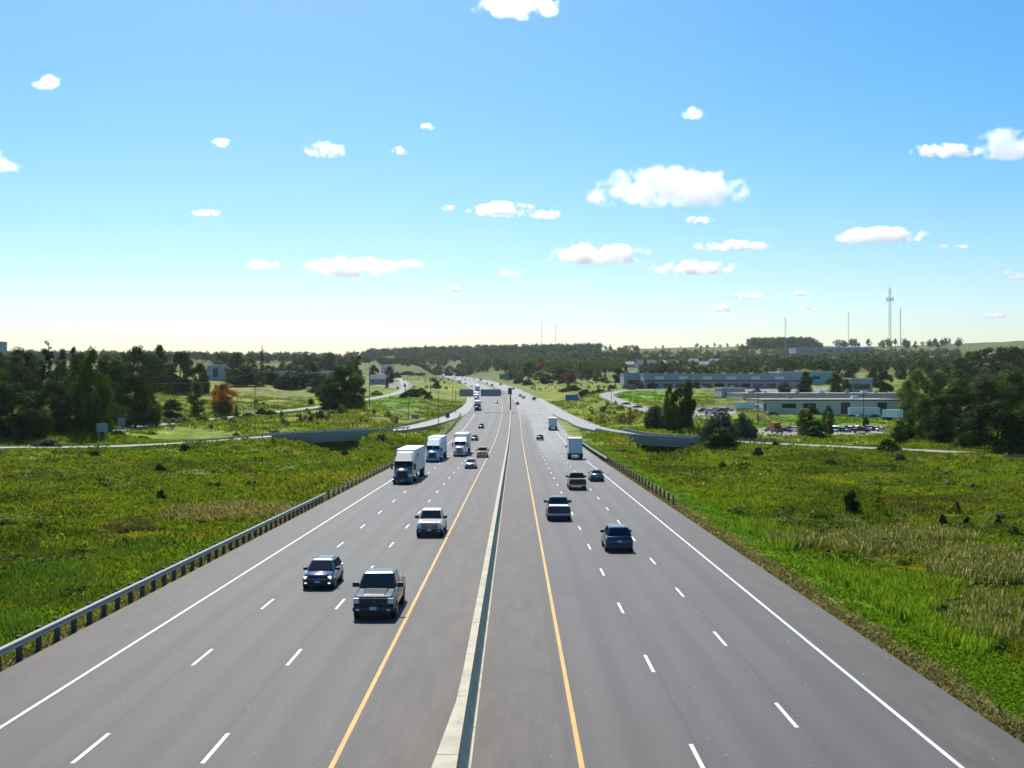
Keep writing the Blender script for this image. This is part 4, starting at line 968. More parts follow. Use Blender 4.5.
def proto(kind, i, big=False):
    k = (kind, i, big)
    if k not in PROTO:
        nl = {'round': 4200, 'tall': 4200, 'shrub': 2200, 'conifer': 2600, 'pine': 2600, 'sapling': 800}[kind] * (3 if big else 1)
        lf = {'round': .022, 'tall': .02, 'shrub': .03, 'conifer': .02, 'pine': .019, 'sapling': .022}[kind] * (.62 if big else 1)
        nlb = {'round': 44, 'tall': 60, 'shrub': 20, 'conifer': 30, 'pine': 40, 'sapling': 34}[kind]
        V, Q = crown_mesh(100 + i * 7 + len(kind), kind, nl, lf, nlb)
        o = np_mesh('crown', V, Q, [FM['mid']]); me = o.data; bpy.data.objects.remove(o)
        rng = random.Random(i * 13 + 5); mb = MB()
        th = {'shrub': .3, 'conifer': .95, 'pine': .96}.get(kind, .72); r0 = {'shrub': .02, 'sapling': .014}.get(kind, .028)
        px, pz = Vector((0, 0, -.05)), r0
        segs = 5; pts = [Vector((0, 0, -.05))] + [Vector((rng.uniform(-.02, .02), rng.uniform(-.02, .02), th * (k_ + 1) / segs)) for k_ in range(segs)]
        for k_ in range(segs): mb.tube(pts[k_], pts[k_ + 1], r0 * (1 - k_ / segs * .8), r0 * (1 - (k_ + 1) / segs * .8), n=7)
        if kind not in ('conifer',):
            for b_ in range(9):
                t_ = rng.uniform(.18, .95); q = pts[0].lerp(pts[-1], t_); a_ = rng.uniform(0, 2*PI); l_ = rng.uniform(.15, .36) * (1.1 - t_ * .6)
                mb.tube(q, q + Vector((math.cos(a_) * l_, math.sin(a_) * l_, l_ * .8)), r0 * .42, r0 * .12, n=5)
        tr = mb.build('trunk', M['bark']); tm = tr.data; bpy.data.objects.remove(tr)
        PROTO[k] = (me, tm)
    return PROTO[k]
TN = [0]
def tree(px, pyt, Y, wpx, label, kind='round', leaf='mid', i=None, big=False, group=None, base=None, cat='tree', name=None, z=None):
    TN[0] += 1; i = TN[0] % 5 if i is None else i
    if Y < 0: Y = march(px, -Y)          # a negative depth names the height in the picture of the plant's foot
    c = G(px, Y)
    if z is not None: c.z = z
    h = toppx(pyt, Y) - c.z; w_ = wpx / F * Y / .98
    if h < .5: h = .5
    me, tm = proto(kind, i, big)
    nm = name or {'shrub': 'shrub', 'conifer': 'conifer_tree', 'pine': 'pine_tree', 'sapling': 'young_tree'}.get(kind, 'tree')
    root = empty(nm, c, random.uniform(0, 6.28)); root.scale = (w_, w_, h)
    if kind == 'shrub' and cat == 'tree': cat = 'shrub'
    tag(root, label, cat, group)
    o = bpy.data.objects.new('crown', me); col.objects.link(o); o.parent = root; o.material_slots[0].link = 'OBJECT'; o.material_slots[0].material = FM[leaf]
    o2 = bpy.data.objects.new('trunk', tm); col.objects.link(o2); o2.parent = root
    return root
T = tree
# --- left wood behind the ramp
T(90, 343, 300, 44, 'tallest dark maple at the front of the left wood, behind the grey sign back', 'round', 'mid', 0, True)
T(12, 380, 290, 62, 'broad dark tree at the left edge of the picture beside the left ramp', 'round', 'dark', 1, True)
T(52, 378, 300, 46, 'rounded dark tree between the left edge and the tallest maple', 'round', 'dark', 2, True)
T(-22, 372, 300, 60, 'dark tree cut by the left edge of the picture', 'round', 'dark', 3, True)
T(70, 392, 296, 34, 'lower dark tree at the foot of the tallest maple', 'round', 'dark', 4, True)
T(30, 398, 284, 44, 'low spreading dark tree along the left ramp road', 'round', 'dark', 0, True)
T(106, 380, 312, 30, 'dark tree leaning out to the right of the tallest maple', 'tall', 'mid', 1, True)
T(135, 372, 352, 48, 'dark round tree above the two road signs', 'round', 'dark', 3, True)
T(118, 362, 372, 34, 'dark tree between the tallest maple and the round one', 'round', 'dark', 2, True)
T(152, 392, 360, 24, 'smaller tree at the right end of the left wood', 'tall', 'mid', 2, True)
T(172, 398, 396, 24, 'low dark tree left of the wooden pole by the orange trees', 'round', 'dark', 4, True)
T(20, 345, 440, 56, 'tall rounded tree behind the left wood at the left edge', 'round', 'dark', 0, True)
T(48, 337, 450, 26, 'irregular tall pine sticking out above the left wood', 'pine', 'conifer', 1, True)
T(62, 347, 440, 28, 'dark pine beside the irregular tall one', 'pine', 'conifer', 2, True)
T(73, 345, 455, 20, 'narrow pine crown touching the tallest maple', 'pine', 'conifer', 3)
T(-8, 346, 420, 46, 'rear tree cut by the left edge of the picture', 'round', 'mid', 4)
T(5, 352, 520, 60, 'grey green tree far back at the left edge', 'round', 'far', 1)
T(80, 351, 430, 34, 'round dark tree hiding behind the tallest maple', 'round', 'dark', 1)
T(103, 357, 430, 30, 'dark tree behind the right side of the tallest maple', 'round', 'dark', 3)
T(62, 357, 425, 32, 'dark tree under the two skyline pines', 'round', 'mid', 0)
T(117, 358, 500, 28, 'dark rear tree above the two road signs', 'round', 'dark', 2)
T(150, 352, 640, 26, 'dark tree between left and middle of the skyline trio', 'round', 'dark', 4)
T(35, 356, 500, 50, 'tree filling the gap between the left edge trees and the pines', 'round', 'dark', 2)
for k, (px, pt, w_, lf, Y, lab) in enumerate((
    (106, 353, 26, 'far', 780, 'hazy tree just right of the tallest maple'), (122, 351, 26, 'far', 760, 'hazy tree left of the big trio on the skyline'),
    (138, 343.5, 30, 'dark', 600, 'left tree of the big trio on the skyline'), (160, 342, 28, 'dark', 610, 'middle tree of the big trio on the skyline'), (181, 350, 34, 'dark', 600, 'right tree of the big trio on the skyline'),
    (150, 356, 26, 'dark', 590, 'tree below the gap in the skyline trio'), (171, 362, 24, 'mid', 590, 'lower tree under the skyline trio'), (199, 361, 20, 'dark', 620, 'dark tree left of the pale farm building'), (205, 368, 12, 'dark', 600, 'bushy tree at the left wall of the pale farm building'),
    (222, 352, 38, 'mid', 980, 'green wooded crown behind the pale farm building'), (237, 351, 24, 'olive', 760, 'tall olive tree right of the pale farm building'), (250, 356, 24, 'olive', 740, 'olive tree before the tall spruce'),
    (228, 368, 8, 'mid', 700, 'small tree hiding the right corner of the pale farm building'), (268, 364, 24, 'mid', 730, 'round tree below the tall spruce'), (247, 367, 20, 'dark', 690, 'dark bushy tree at the back of the meadow'),
    (272, 370, 16, 'conifer', 700, 'dark narrow tree at the back of the meadow by the grey barn'), (290, 370, 24, 'dark', 700, 'dark tree hiding the middle of the grey barn'), (301, 368, 20, 'dark', 710, 'dark tree at the right end of the meadow row'), (313, 362, 22, 'dark', 680, 'highest dark tree at the right end of the meadow row'),
    (283, 376, 22, 'dark', 690, 'lower dark tree in the meadow row'), (322, 374, 20, 'dark', 690, 'dark tree between the meadow row and the big round tree'), (258, 374, 22, 'dark', 690, 'dark low tree left in the meadow row'), (236, 375, 20, 'dark', 690, 'dark low tree at the left start of the meadow row'))):
    T(px, pt, Y, w_, lab, 'round' if k % 3 else 'tall', lf)
T(262, 344.5, 900, 9, 'tall slender spruce standing out on the left skyline', 'conifer', 'conifer', 1)
T(283, 356, 1200, 14, 'blue grey pointed tree right of the tall spruce', 'conifer', 'far', 2)
for px, pt, w_, lab in ((298, 357, 22, 'hazy tree above the grey barn'), (325, 355, 20, 'hazy tree with pale top left behind the big round tree'), (330, 351.5, 16, 'hazy skyline tree above the big round tree'), (316, 356, 18, 'low hazy tree on the left skyline'), (308, 354, 16, 'hazy tree between the barn and the big round tree'), (343, 358, 20, 'hazy tree behind the top of the big round tree'), (352, 356, 16, 'hazy tree right behind the big round tree')):
    T(px, pt, 1300, w_, lab, 'round', 'far')
# orange group
T(197, 380.5, 418, 24, 'half turned tree with green and orange leaves left of the orange one', 'tall', 'turning', 1, True)
T(224, 382, 430, 30, 'bright orange autumn tree beside the meadow', 'round', 'orange', 3, True)
T(216, 383, 440, 12, 'slim orange red tree top behind the bright orange one', 'tall', 'orange', 2)
T(236.5, 403.5, 405, 10, 'small dark conifer right of the bright orange tree', 'conifer', 'conifer', 3)
for px, pt, Y, w_, lf, lab in ((179, 417.5, 385, 36, 'willow', 'wide grey green shrub below the orange trees'), (202, 415.5, 395, 14, 'dark', 'dark shrub at the foot of the half turned tree'), (223, 415.5, 398, 14, 'dark', 'dark shrub at the foot of the orange tree'), (248, 412, 410, 18, 'mid', 'green shrub right of the small conifer'), (262, 407, 430, 14, 'mid', 'green shrub beside the pole in the meadow'), (271, 409.5, 425, 14, 'dark', 'darker shrub right of the pole in the meadow'), (240, 415, 400, 16, 'olive', 'low olive shrub before the small conifer'),
        (256, 399, 520, 8, 'willow', 'small grey bush at the foot of the meadow pole'), (263, 401.5, 500, 5, 'dark', 'tiny dark bush in the meadow'), (311, 397.5, 520, 8, 'dark', 'dark bush left of the big round tree by the side road'),
        (307, 407.5, 440, 8, 'conifer', 'small dark cone shaped shrub before the side road'), (321, 407, 380, 11, 'rust', 'thin brownish bush in front of the big round tree'), (332, 410.5, 420, 11, 'olive', 'olive bush at the foot of the big round tree'), (341, 402.5, 425, 9, 'light', 'pale rounded bush right of the big round tree trunk'), (354, 412, 420, 8, 'dark', 'dark bush right of the pale rounded one'), (385, 410, 480, 8, 'dark', 'small dark bush on the slope under the lawn'),
        (118, 428, 300, 18, 'dark', 'dark bush between the two road signs'), (150, 431, 330, 16, 'mid', 'green bush on the bank right of the road signs'), (142, 435, 305, 18, 'mid', 'lower green bush on the bank above the ramp'), (47, 437.5, 268, 30, 'olive', 'low olive shrub under the dark left wood'), (236, 432.5, 320, 8, 'dark', 'round dark bush behind the left ramp'), (185, 442, -450, 12, 'dark', 'round dark bush below the left ramp'), (94, 449.5, -457.5, 13, 'dark', 'dark bush on the bank below the grey sign back'),
        (160.5, 488, -502, 12, 'dark', 'lone dark bush in the middle of the left valley'), (160, 462, -474, 14, 'dark', 'dark shrub on the bank left of the lone bush'), (275, 433, 325, 14, 'rust', 'brownish bush behind the left underpass'), (247, 427, 345, 10, 'dark', 'dark bush in the grass behind the left ramp'), (381, 433, 296, 14, 'willow', 'grey green shrub at the right end of the left underpass'), (345, 449, -456, 9, 'mid', 'small green bush in front of the left underpass'),
        (411, 387.5, 640, 22, 'dark', 'dark thicket left on the grassy hill'), (421, 387, 650, 16, 'dark', 'dark thicket right on the grassy hill'), (428, 390, 600, 10, 'mid', 'shrub right below the dark thicket'), (437, 380, 800, 10, 'dark', 'dark shrub near the crest beside the highway'), (403, 392.5, 600, 9, 'dark', 'dark bush at the edge of the bright lawn'),
        (408, 370.5, 1300, 18, 'dark', 'dark shrubs behind the pale parked vehicles'), (396, 371, 1250, 12, 'dark', 'dark shrub left of the other far shrubs by the highway'), (420, 372, 1300, 14, 'dark', 'dark shrub row end beside the far highway'), (433, 377, 1000, 14, 'olive', 'olive shrub on the crest by the highway')):
    T(px, pt, Y, w_, lab, 'shrub' if lf != 'conifer' else 'conifer', lf, cat='shrub', name='shrub')
# big round tree by the side road
T(343, 363.5, 462, 52, 'big round dark tree beside the side road', 'round', 'mid', 3, True)
T(330, 376, 455, 32, 'left lobe tree of the big round clump', 'round', 'mid', 1, True)
T(354, 372, 470, 30, 'right lobe tree of the big round clump', 'round', 'dark', 4, True)
T(358, 350.5, 480, 17, 'sparse tree rising above the big round clump', 'pine', 'dark', 4)
T(390, 365, 960, 12, 'dark tree behind the grey house', 'round', 'rust', 2); T(374, 364, 960, 12, 'hazy tree left behind the grey house', 'round', 'far', 1)
T(387, 371, 800, 5, 'slim dark conifer at the grey house', 'conifer', 'conifer', 2)
T(376, 389, 640, 14, 'golden shrub patch in front of the grey house', 'shrub', 'yellow', 1)
# --- middle and right, beyond the highway
for px, pt, Y, w_, k, lf, lab in (
    (497, 357.5, 1700, 12, 'tall', 'mid', 'green poplar left of the green sign'), (487, 357.5, 1750, 12, 'tall', 'mid', 'second green poplar left of the green sign'), (478, 359, 1800, 12, 'tall', 'olive', 'third green poplar left of the green sign'), (470, 361, 1850, 12, 'tall', 'olive', 'leftmost green poplar at the far bend'), (507, 360, 1600, 12, 'tall', 'mid', 'green poplar above the green sign'),
    (460, 363, 1900, 14, 'round', 'far', 'dark round tree where traffic leaves the woods'), (449, 365, 2000, 14, 'round', 'far', 'dark round tree left of the woods gap'), (438, 365, 2100, 14, 'round', 'far', 'hazy tree behind the far carriageway'),
    (516, 363, 1500, 14, 'round', 'mid', 'round green tree right of the green sign'), (524, 368, 1250, 12, 'round', 'olive', 'small olive tree on the right verge'), (530, 361, 1250, 16, 'round', 'dark', 'dark tree left of the red one'), (541, 357.5, 1300, 11, 'round', 'red', 'red autumn tree behind the highway'), (537, 366, 1200, 16, 'round', 'dark', 'dark tree under the red one'),
    (542, 370, 1000, 20, 'round', 'yellow', 'yellow green bush like tree below the red one'), (548, 374, 960, 18, 'round', 'dark', 'dark tree right below the yellow green one'), (519, 374, 1050, 12, 'shrub', 'mid', 'low green shrub beside the far right lane'), (510, 371, 1200, 12, 'shrub', 'mid', 'low green shrub near the green sign'), (528, 378, 950, 14, 'shrub', 'olive', 'olive shrub on the right verge'),
    (559, 363.5, 1100, 22, 'round', 'olive', 'olive tree right of the yellow green one'), (570, 369, 1000, 16, 'round', 'rust', 'brownish tree in the middle of the far verge'), (562, 374, 950, 14, 'round', 'rust', 'brownish low tree beside the olive one'), (581, 362, 1100, 12, 'conifer', 'conifer', 'dark spruce near the parked cars'), (588, 368, 1050, 18, 'round', 'dark', 'dark round tree right of the spruce'), (597, 371, 1000, 12, 'round', 'dark', 'dark tree left of the two conifers'),
    (605, 370.5, 850, 10, 'conifer', 'conifer', 'left of the two dark conifers by the lawn'), (619, 367, 860, 14, 'round', 'dark', 'dark tree left of the blue grey building'), (626, 366, 870, 9, 'tall', 'dark', 'second dark tree left of the blue grey building'),
    (573, 384, 720, 20, 'shrub', 'mid', 'green shrub mass above the blue sign'), (564, 388, 700, 14, 'shrub', 'mid', 'lower green shrub left above the blue sign'), (585, 388, 620, 16, 'shrub', 'dark', 'dark green shrub right of the blue sign'), (600, 386.5, 640, 14, 'shrub', 'dark', 'dark green shrub at the side road bend'), (592, 391, 600, 16, 'shrub', 'mid', 'green shrub in front of the bend shrubs'),
    (616.5, 403.5, 490, 8, 'shrub', 'dark', 'left dark bush along the right side road'), (626, 402, 480, 11, 'shrub', 'dark', 'middle dark bush along the right side road'), (637, 405, 460, 13, 'shrub', 'willow', 'grey bush along the right side road'), (604, 405, 460, 8, 'shrub', 'olive', 'olive bush on the bank below the side road'), (611, 384, 760, 9, 'shrub', 'rust', 'reddish bush before the blue grey building'),
    (655, 402, 355, 26, 'shrub', 'willow', 'tall grey green shrub left of the slender dark tree'), (666, 398, 350, 16, 'tall', 'willow', 'grey willow behind the tall grey shrub'),
    (680, 384, 335, 27, 'round', 'dark', 'dark upright tree with a forked top beside the right ramp'), (688, 377, 337, 17, 'round', 'mid', 'right fork of the dark upright tree'), (670, 382, 335, 13, 'round', 'mid', 'left fork of the dark upright tree'),
    (721, 407.5, 292, 44, 'shrub', 'willow', 'large round grey green willow by the right ramp'), (743, 410, 310, 30, 'shrub', 'willow', 'paler willow right behind the large round one'), (720, 424, 285, 34, 'shrub', 'dark', 'dark skirt of shrubs under the large willow'), (709, 415, 296, 20, 'shrub', 'willow', 'left lobe of the large willow'),
    (634, 447, 285, 8, 'shrub', 'willow', 'small pale bush in the mouth of the right underpass'), (606, 433, 330, 12, 'shrub', 'mid', 'green bush left of the right underpass'), (620, 440, 300, 9, 'shrub', 'dark', 'dark bush at the left abutment of the right underpass'),
    (812, 404, 330, 30, 'tall', 'mid', 'green tree hiding the middle of the parked cars'), (804, 407, 332, 20, 'round', 'yellow', 'yellow green tree left in front of the parked cars'), (828, 403.5, 350, 14, 'round', 'turning', 'orange topped tree in front of the low factory'), (813, 425, 322, 28, 'shrub', 'dark', 'dark foot of the tree before the parked cars'),
    (889, 437, 262, 25, 'shrub', 'dark', 'dark round bush at the right end of the car park'), (866, 414.5, 400, 8, 'shrub', 'dark', 'dark bush at the loading yard pole'), (889, 458, 235, 20, 'shrub', 'mid', 'low green weeds under the dark round bush'),
    (851, 487, -511.5, 20, 'shrub', 'dark', 'lone dark round bush in the right valley'), (943, 513, -526, 10, 'shrub', 'dark', 'small dark bush in the right valley beyond the reeds'), (957, 499, -512, 6, 'shrub', 'willow', 'thin grey bush in the right valley'), (998, 512, -530, 9, 'shrub', 'conifer', 'dark upright bush near the right edge of the valley'), (1013, 521, -536, 14, 'shrub', 'light', 'yellow green bush at the right edge of the valley'), (967, 515, -527, 9, 'shrub', 'dark', 'dark bush between the two others in the right valley'),
    (758, 446, -456, 12, 'shrub', 'dark', 'dark bush on the bank below the pole'), (775, 440, 285, 8, 'shrub', 'dark', 'small round bush under the right ramp'), (722, 460, -469, 11, 'shrub', 'mid', 'green tuft like bush on the right bank'), (830, 457, -466, 16, 'shrub', 'mid', 'green bush on the bank under the car park'), (900, 452, -462, 14, 'shrub', 'rust', 'rusty bush on the bank right of the dark round one')):
    T(px, pt, Y, w_, lab, k, lf, cat='shrub' if k == 'shrub' else 'tree')
T(879, 486, -512, 15, 'thin young tree with sparse leaves in the right valley', 'sapling', 'mid', 2)
# right wood
for px, pt, Y, w_, lf, lab in (
    (998, 398, 252, 66, 'dark', 'big dark tree in front at the right edge, on the ramp bank'), (1040, 392, 250, 66, 'dark', 'dark tree cut by the right edge of the picture'), (955, 384, 300, 56, 'dark', 'dark tree filling the middle of the right wood'), (925, 396, 300, 40, 'mid', 'green tree at the left flank of the right wood'),
    (985, 378, 330, 52, 'dark', 'higher dark tree behind the front one at the right edge'), (1015, 370, 340, 56, 'mid', 'highest tree of the right wood at the right edge'), (908, 414, 305, 26, 'dark', 'low dark tree at the left end of the right wood'), (900, 424, 290, 20, 'mid', 'small green tree beside the car park'), (940, 404, 285, 44, 'dark', 'dark tree low in the right wood'), (970, 410, 270, 40, 'dark', 'dark tree left of the big front one'),
    (960, 376, 380, 40, 'olive', 'olive tree top behind the right wood'), (933, 382, 360, 34, 'mid', 'green tree top right of the yellow green one'), (1000, 372, 400, 50, 'olive', 'olive tree top above the right wood'), (918, 366, 470, 32, 'light', 'bright yellow green tree at the left of the right wood'), (908, 378, 450, 26, 'light', 'lower yellow green tree beside the loading docks'), (938, 370, 520, 24, 'olive', 'olive tree right of the bright yellow green one')):
    T(px, pt, Y, w_, lab, 'round', lf, None, True)
for px, pt, Y, w_, lf, lab in (
    (986, 346, 900, 50, 'dark', 'wide dark tree of the far grove, left half'), (1015, 345, 880, 46, 'dark', 'wide dark tree of the far grove at the right edge'), (960, 356, 900, 34, 'dark', 'left flank tree of the far grove'), (972, 350, 940, 30, 'dark', 'upper left tree of the far grove'), (1002, 345.5, 930, 34, 'dark', 'middle tree of the far grove'), (1030, 344, 920, 40, 'dark', 'far grove tree cut by the right edge'), (945, 362, 850, 22, 'mid', 'lower tree at the left foot of the far grove'),
    (806, 370, 640, 20, 'dark', 'dark round tree before the teal roof'), (835, 371, 650, 20, 'olive', 'olive tree right of the dark round one before the teal roof'), (846, 378, 630, 14, 'mid', 'small green tree left of the white canopy'), (785, 381, 640, 16, 'mid', 'low green tree at the left of the dark round one'), (885, 369.5, 700, 20, 'dark', 'dark round tree right of the white canopy'), (876, 359, 820, 22, 'mid', 'round green tree above the white canopy'), (851, 361, 900, 18, 'mid', 'round green tree above the teal roof'), (823, 358.5, 950, 18, 'mid', 'round green tree in line above the teal roof'), (792, 357, 950, 20, 'mid', 'round green tree above the right end of the strip mall'), (766, 365, 900, 13, 'light', 'bright yellow green tree above the strip mall'),
    (722, 363, 950, 14, 'light', 'yellow green round tree behind the strip mall roof'), (705, 366, 950, 12, 'mid', 'green round tree left of the yellow green one behind the mall'), (693, 365.5, 960, 13, 'mid', 'dark green round tree behind the mall roof'), (664, 361, 1000, 12, 'dark', 'dark tree behind the left end of the mall'), (838, 363, 900, 12, 'olive', 'olive tree between two round green ones'), (900, 358, 1000, 16, 'mid', 'green tree right of the tallest mast foot'), (930, 362, 900, 18, 'mid', 'green tree beside the far grove'), (914, 366, 850, 14, 'dark', 'dark tree below the tallest mast'),
    (757, 385, 600, 10, 'rust', 'rust coloured tree before the mall doors'), (738, 384, 610, 8, 'rust', 'second rust coloured tree before the mall'), (641, 380, 780, 16, 'rust', 'dark rusty tree before the left end of the mall'), (652, 382, 770, 12, 'dark', 'low dark tree before the left end of the mall'), (697, 381, 720, 9, 'dark', 'small dark tree in front of the mall middle'), (1012, 362, 700, 30, 'olive', 'olive tree between right wood and far grove'), (960, 368, 700, 26, 'mid', 'green tree between right wood and far grove'), (985, 366, 680, 30, 'olive', 'wide olive tree between right wood and far grove')):
    T(px, pt, Y, w_, lab, 'round', lf)
# --- woods seen as one mass
def woods(name, label, spec, leaf, n, hpx, seed, cat='woods'):
    """spec: polygonal band in sight terms: list of (px, Y0, Y1); trees stand on the ground between the two depths"""
    rng = np.random.default_rng(seed); P = np.array(spec, float); VV = []; QQ = []; k = 0
    px = rng.uniform(P[0, 0], P[-1, 0], n); y0 = np.interp(px, P[:, 0], P[:, 1]); y1 = np.interp(px, P[:, 0], P[:, 2]); Y = y0 + (y1 - y0) * rng.random(n)
    X = (px - 512) / F * Y; Z = ground(X, Y)
    for i in range(n):
        h = hpx[0] + (hpx[1] - hpx[0]) * rng.random(); w_ = h * rng.uniform(.32, .5); m = 70
        D = rng.normal(0, 1, (m, 3)); D /= np.linalg.norm(D, axis=1)[:, None]; r = rng.uniform(.5, 1.05, m)[:, None]
        cone = rng.random() < .2; C = D * r * np.array((w_, w_, h * .46)) + np.array((0, 0, h * .52))
        if cone: s_ = 1 - C[:, 2:3] / (h * 1.05); C[:, :2] *= np.clip(s_, .05, 1) * 1.1
        C[:, 0] += X[i]; C[:, 1] += Y[i]; C[:, 2] += Z[i]
        V_, Q_ = leaf_quads(C, D, h * rng.uniform(.07, .14, m), rng); VV.append(V_); QQ.append(Q_ + k); k += len(V_)
    o = np_mesh(name, np.concatenate(VV), np.concatenate(QQ), [FM[leaf]]); tag(o, label, cat, kind='stuff'); return o
woods('far_wood', 'dark blue wood along the ridge above the far highway', [(366, 3000, 3400), (600, 2700, 3200)], 'far', 700, (15, 24), 1)
woods('far_wood', 'lower dark wood below the ridge left and right of the far highway', [(395, 2700, 2900), (440, 2500, 2800), (560, 1900, 2500), (640, 1800, 2100)], 'far', 520, (11, 19), 2)
woods('far_wood', 'hazy wood along the left skyline', [(-60, 1700, 2600), (120, 1700, 2600), (380, 2100, 2900)], 'far', 650, (12, 20), 3)
woods('far_wood', 'tree covered round hilltop on the right ridge', [(750, 2900, 3150), (812, 2850, 3150)], 'far', 260, (20, 30), 4)
woods('far_wood', 'scattered trees among the houses on the right hillside', [(600, 1500, 2600), (760, 1300, 2600), (960, 1300, 2200)], 'mid', 760, (8, 15), 5)
woods('far_wood', 'dark belt of trees below the tree covered hilltop', [(720, 1250, 1700), (840, 1250, 1700), (950, 1200, 1500)], 'far', 300, (10, 17), 6)
woods('far_wood', 'loose trees over the upper slopes of the right hills', [(600, 1900, 2700), (760, 1800, 2800), (960, 1500, 2400)], 'mid', 420, (7, 13), 20)
woods('far_wood', 'line of small trees on the right ridge', [(815, 2900, 3200), (960, 2500, 2900)], 'far', 46, (12, 24), 7)
woods('hedgerow', 'hedges and small trees beside the far highway on its right', [(505, 1150, 1500), (600, 980, 1400)], 'olive', 120, (5, 10), 8)
woods('far_wood', 'thin line of trees on the bare ridge in the middle', [(590, 3000, 3300), (740, 3000, 3300)], 'far', 20, (7, 15), 9)
woods('hedgerow', 'low scrub on the grassy slope left of the far highway', [(395, 700, 1400), (425, 620, 1700), (450, 800, 1500)], 'olive', 60, (1.3, 3.2), 14)
woods('hedgerow', 'low scrub on the verge right of the far highway', [(530, 760, 1000), (600, 560, 900), (640, 700, 900)], 'mid', 60, (1.5, 3.2), 15)
woods('far_wood', 'thinning end of the ridge wood towards the bare hill', [(592, 2700, 3200), (640, 2700, 3300)], 'far', 34, (8, 17), 18)
woods('far_wood', 'lower trees at both feet of the tree covered hilltop', [(738, 2800, 3100), (826, 2700, 3000)], 'far', 80, (8, 15), 19)
woods('hedgerow', 'ragged scrub behind the left ramp', [(130, 330, 420), (300, 340, 420), (400, 370, 450)], 'olive', 60, (1.2, 3), 16)
woods('hedgerow', 'ragged scrub behind the right ramp', [(590, 400, 520), (660, 350, 440)], 'olive', 40, (1.2, 3), 17)
woods('far_wood', 'dense mixed wood between the far highway and the bare ridge', [(462, 1900, 2500), (520, 1350, 2300), (620, 1250, 2000)], 'mid', 520, (9, 16), 11)
woods('far_wood', 'belt of dark trees behind the strip mall', [(640, 1050, 1250), (780, 1000, 1250)], 'far', 130, (7, 12), 12)
woods('far_wood', 'dark trees on the slope left of the far highway', [(380, 1700, 2500), (440, 2000, 2500)], 'far', 110, (9, 15), 13)
woods('far_wood', 'low trees behind the meadow on the left', [(230, 820, 1100), (330, 820, 1100)], 'far', 60, (8, 13), 10)
# ------------------------------------------------------------------ buildings
M['bld_grey'] = mat('pale_block_wall', (.58, .48, .43), .8, noise=.08, nscale=.3); M['bld_tan'] = mat('tan_wall', (.46, .40, .31), .8, noise=.08, nscale=.3); M['bld_blue'] = mat('blue_grey_wall', (.34, .35, .40), .7)
M['roof_dark'] = mat('dark_roof', (.10, .10, .11), .8); M['roof_grey'] = mat('grey_flat_roof', (.30, .29, .27), .8, noise=.1, nscale=.2); M['roof_blue'] = mat('blue_fascia', (.16, .2, .28), .6); M['stripe'] = mat('red_stripe', (.34, .07, .07), .6)
M['roof_brown'] = mat('brown_shingle', (.13, .09, .075), .85); M['teal_roof'] = mat('teal_roof', (.22, .42, .42), .6); M['bld_white'] = mat('white_wall', (.72, .72, .70), .7); M['door_grey'] = mat('loading_door', (.5, .5, .5), .6); M['orange'] = mat('orange_sheet', (.55, .14, .02), .5)
M['siding'] = mat('grey_siding', (.30, .33, .38), .8); M['brick'] = mat('red_brick', (.27, .11, .08), .85)
def bld(px0, px1, pyt, Y, depth, label, wall='bld_grey', roof='roof_grey', fascia='roof_dark', windows=(), doors=(), name='factory_building', pb=None, units=3, stripe=None, cat='building'):
    """front face spans px0..px1 at depth Y; windows/doors: (px0, px1, py_top, py_bot, material)"""
    x0, x1 = (px0 - 512) / F * Y, (px1 - 512) / F * Y; cx = (x0 + x1) / 2
    gmin = min(gz(x, y) for x in (x0, cx, x1) for y in (Y, Y + depth)); g0 = gz(cx, Y)
    root = empty(name, (cx, Y, g0)); tag(root, label, cat); hw = (x1 - x0) / 2; H = toppx(pyt, Y) - g0; lo = gmin - g0 - .5
    MB().box(-hw, hw, 0, depth, lo, H - .5).build('wall', M[wall], root)
    MB().box(-hw - .25, hw + .25, -.25, depth + .25, H - .52, H).build('parapet', M[fascia], root)
    MB().box(-hw - .1, hw + .1, -.1, depth + .1, H - .2, H + .03).build('roof', M[roof], root)
    def q(a, b, t, bt, m, nm, d=.06):
        X0, X1 = (a - 512) / F * Y - cx, (b - 512) / F * Y - cx; MB().box(X0, X1, -d, .04, toppx(bt, Y) - g0, toppx(t, Y) - g0).build(nm, M[m], root)
    for a, b, t, bt, m in windows: q(a, b, t, bt, m, 'window')
    for a, b, t, bt, m in doors: q(a, b, t, bt, m, 'door', .08)
    if stripe: q(px0 + .5, px1 - .5, stripe[0], stripe[1], stripe[2], 'fascia_stripe', .3)
    rr = random.Random(px0)
    for i in range(units):
        x = -hw + (i + .5 + rr.uniform(-.3, .3)) * 2 * hw / max(1, units); y = depth * rr.uniform(.2, .7); s_ = rr.uniform(.8, 1.5)
        bev(MB().box(x - s_, x + s_, y - s_, y + s_, H + .02, H + rr.uniform(.8, 1.5)).build('roof_unit', M['bld_white' if i % 2 else 'roof_grey'], root), .05)
    return root
bld(743, 905, 393.2, 545, 40, 'long low factory behind, with pale walls and a grey flat roof', 'bld_tan', 'roof_grey', 'roof_grey', windows=((748, 752, 400, 404, 'glass'),), doors=((749.5, 755.5, 399.5, 408.5, 'door_grey'),), units=7)
bld(763, 902, 399.4, 478, 34, 'front wing of the low factory with dark window band and loading docks', 'bld_grey', 'roof_grey', 'roof_dark',
    windows=((782, 796, 403.5, 408, 'glass'), (803, 816, 403.5, 408, 'glass'), (764.5, 766, 403.5, 412, 'glass')), doors=((841, 850, 402.5, 414, 'black'), (877.5, 887, 402.5, 414, 'black'), (850.5, 877, 403, 414, 'door_grey'), (888, 900, 403, 414, 'door_grey')), units=2)
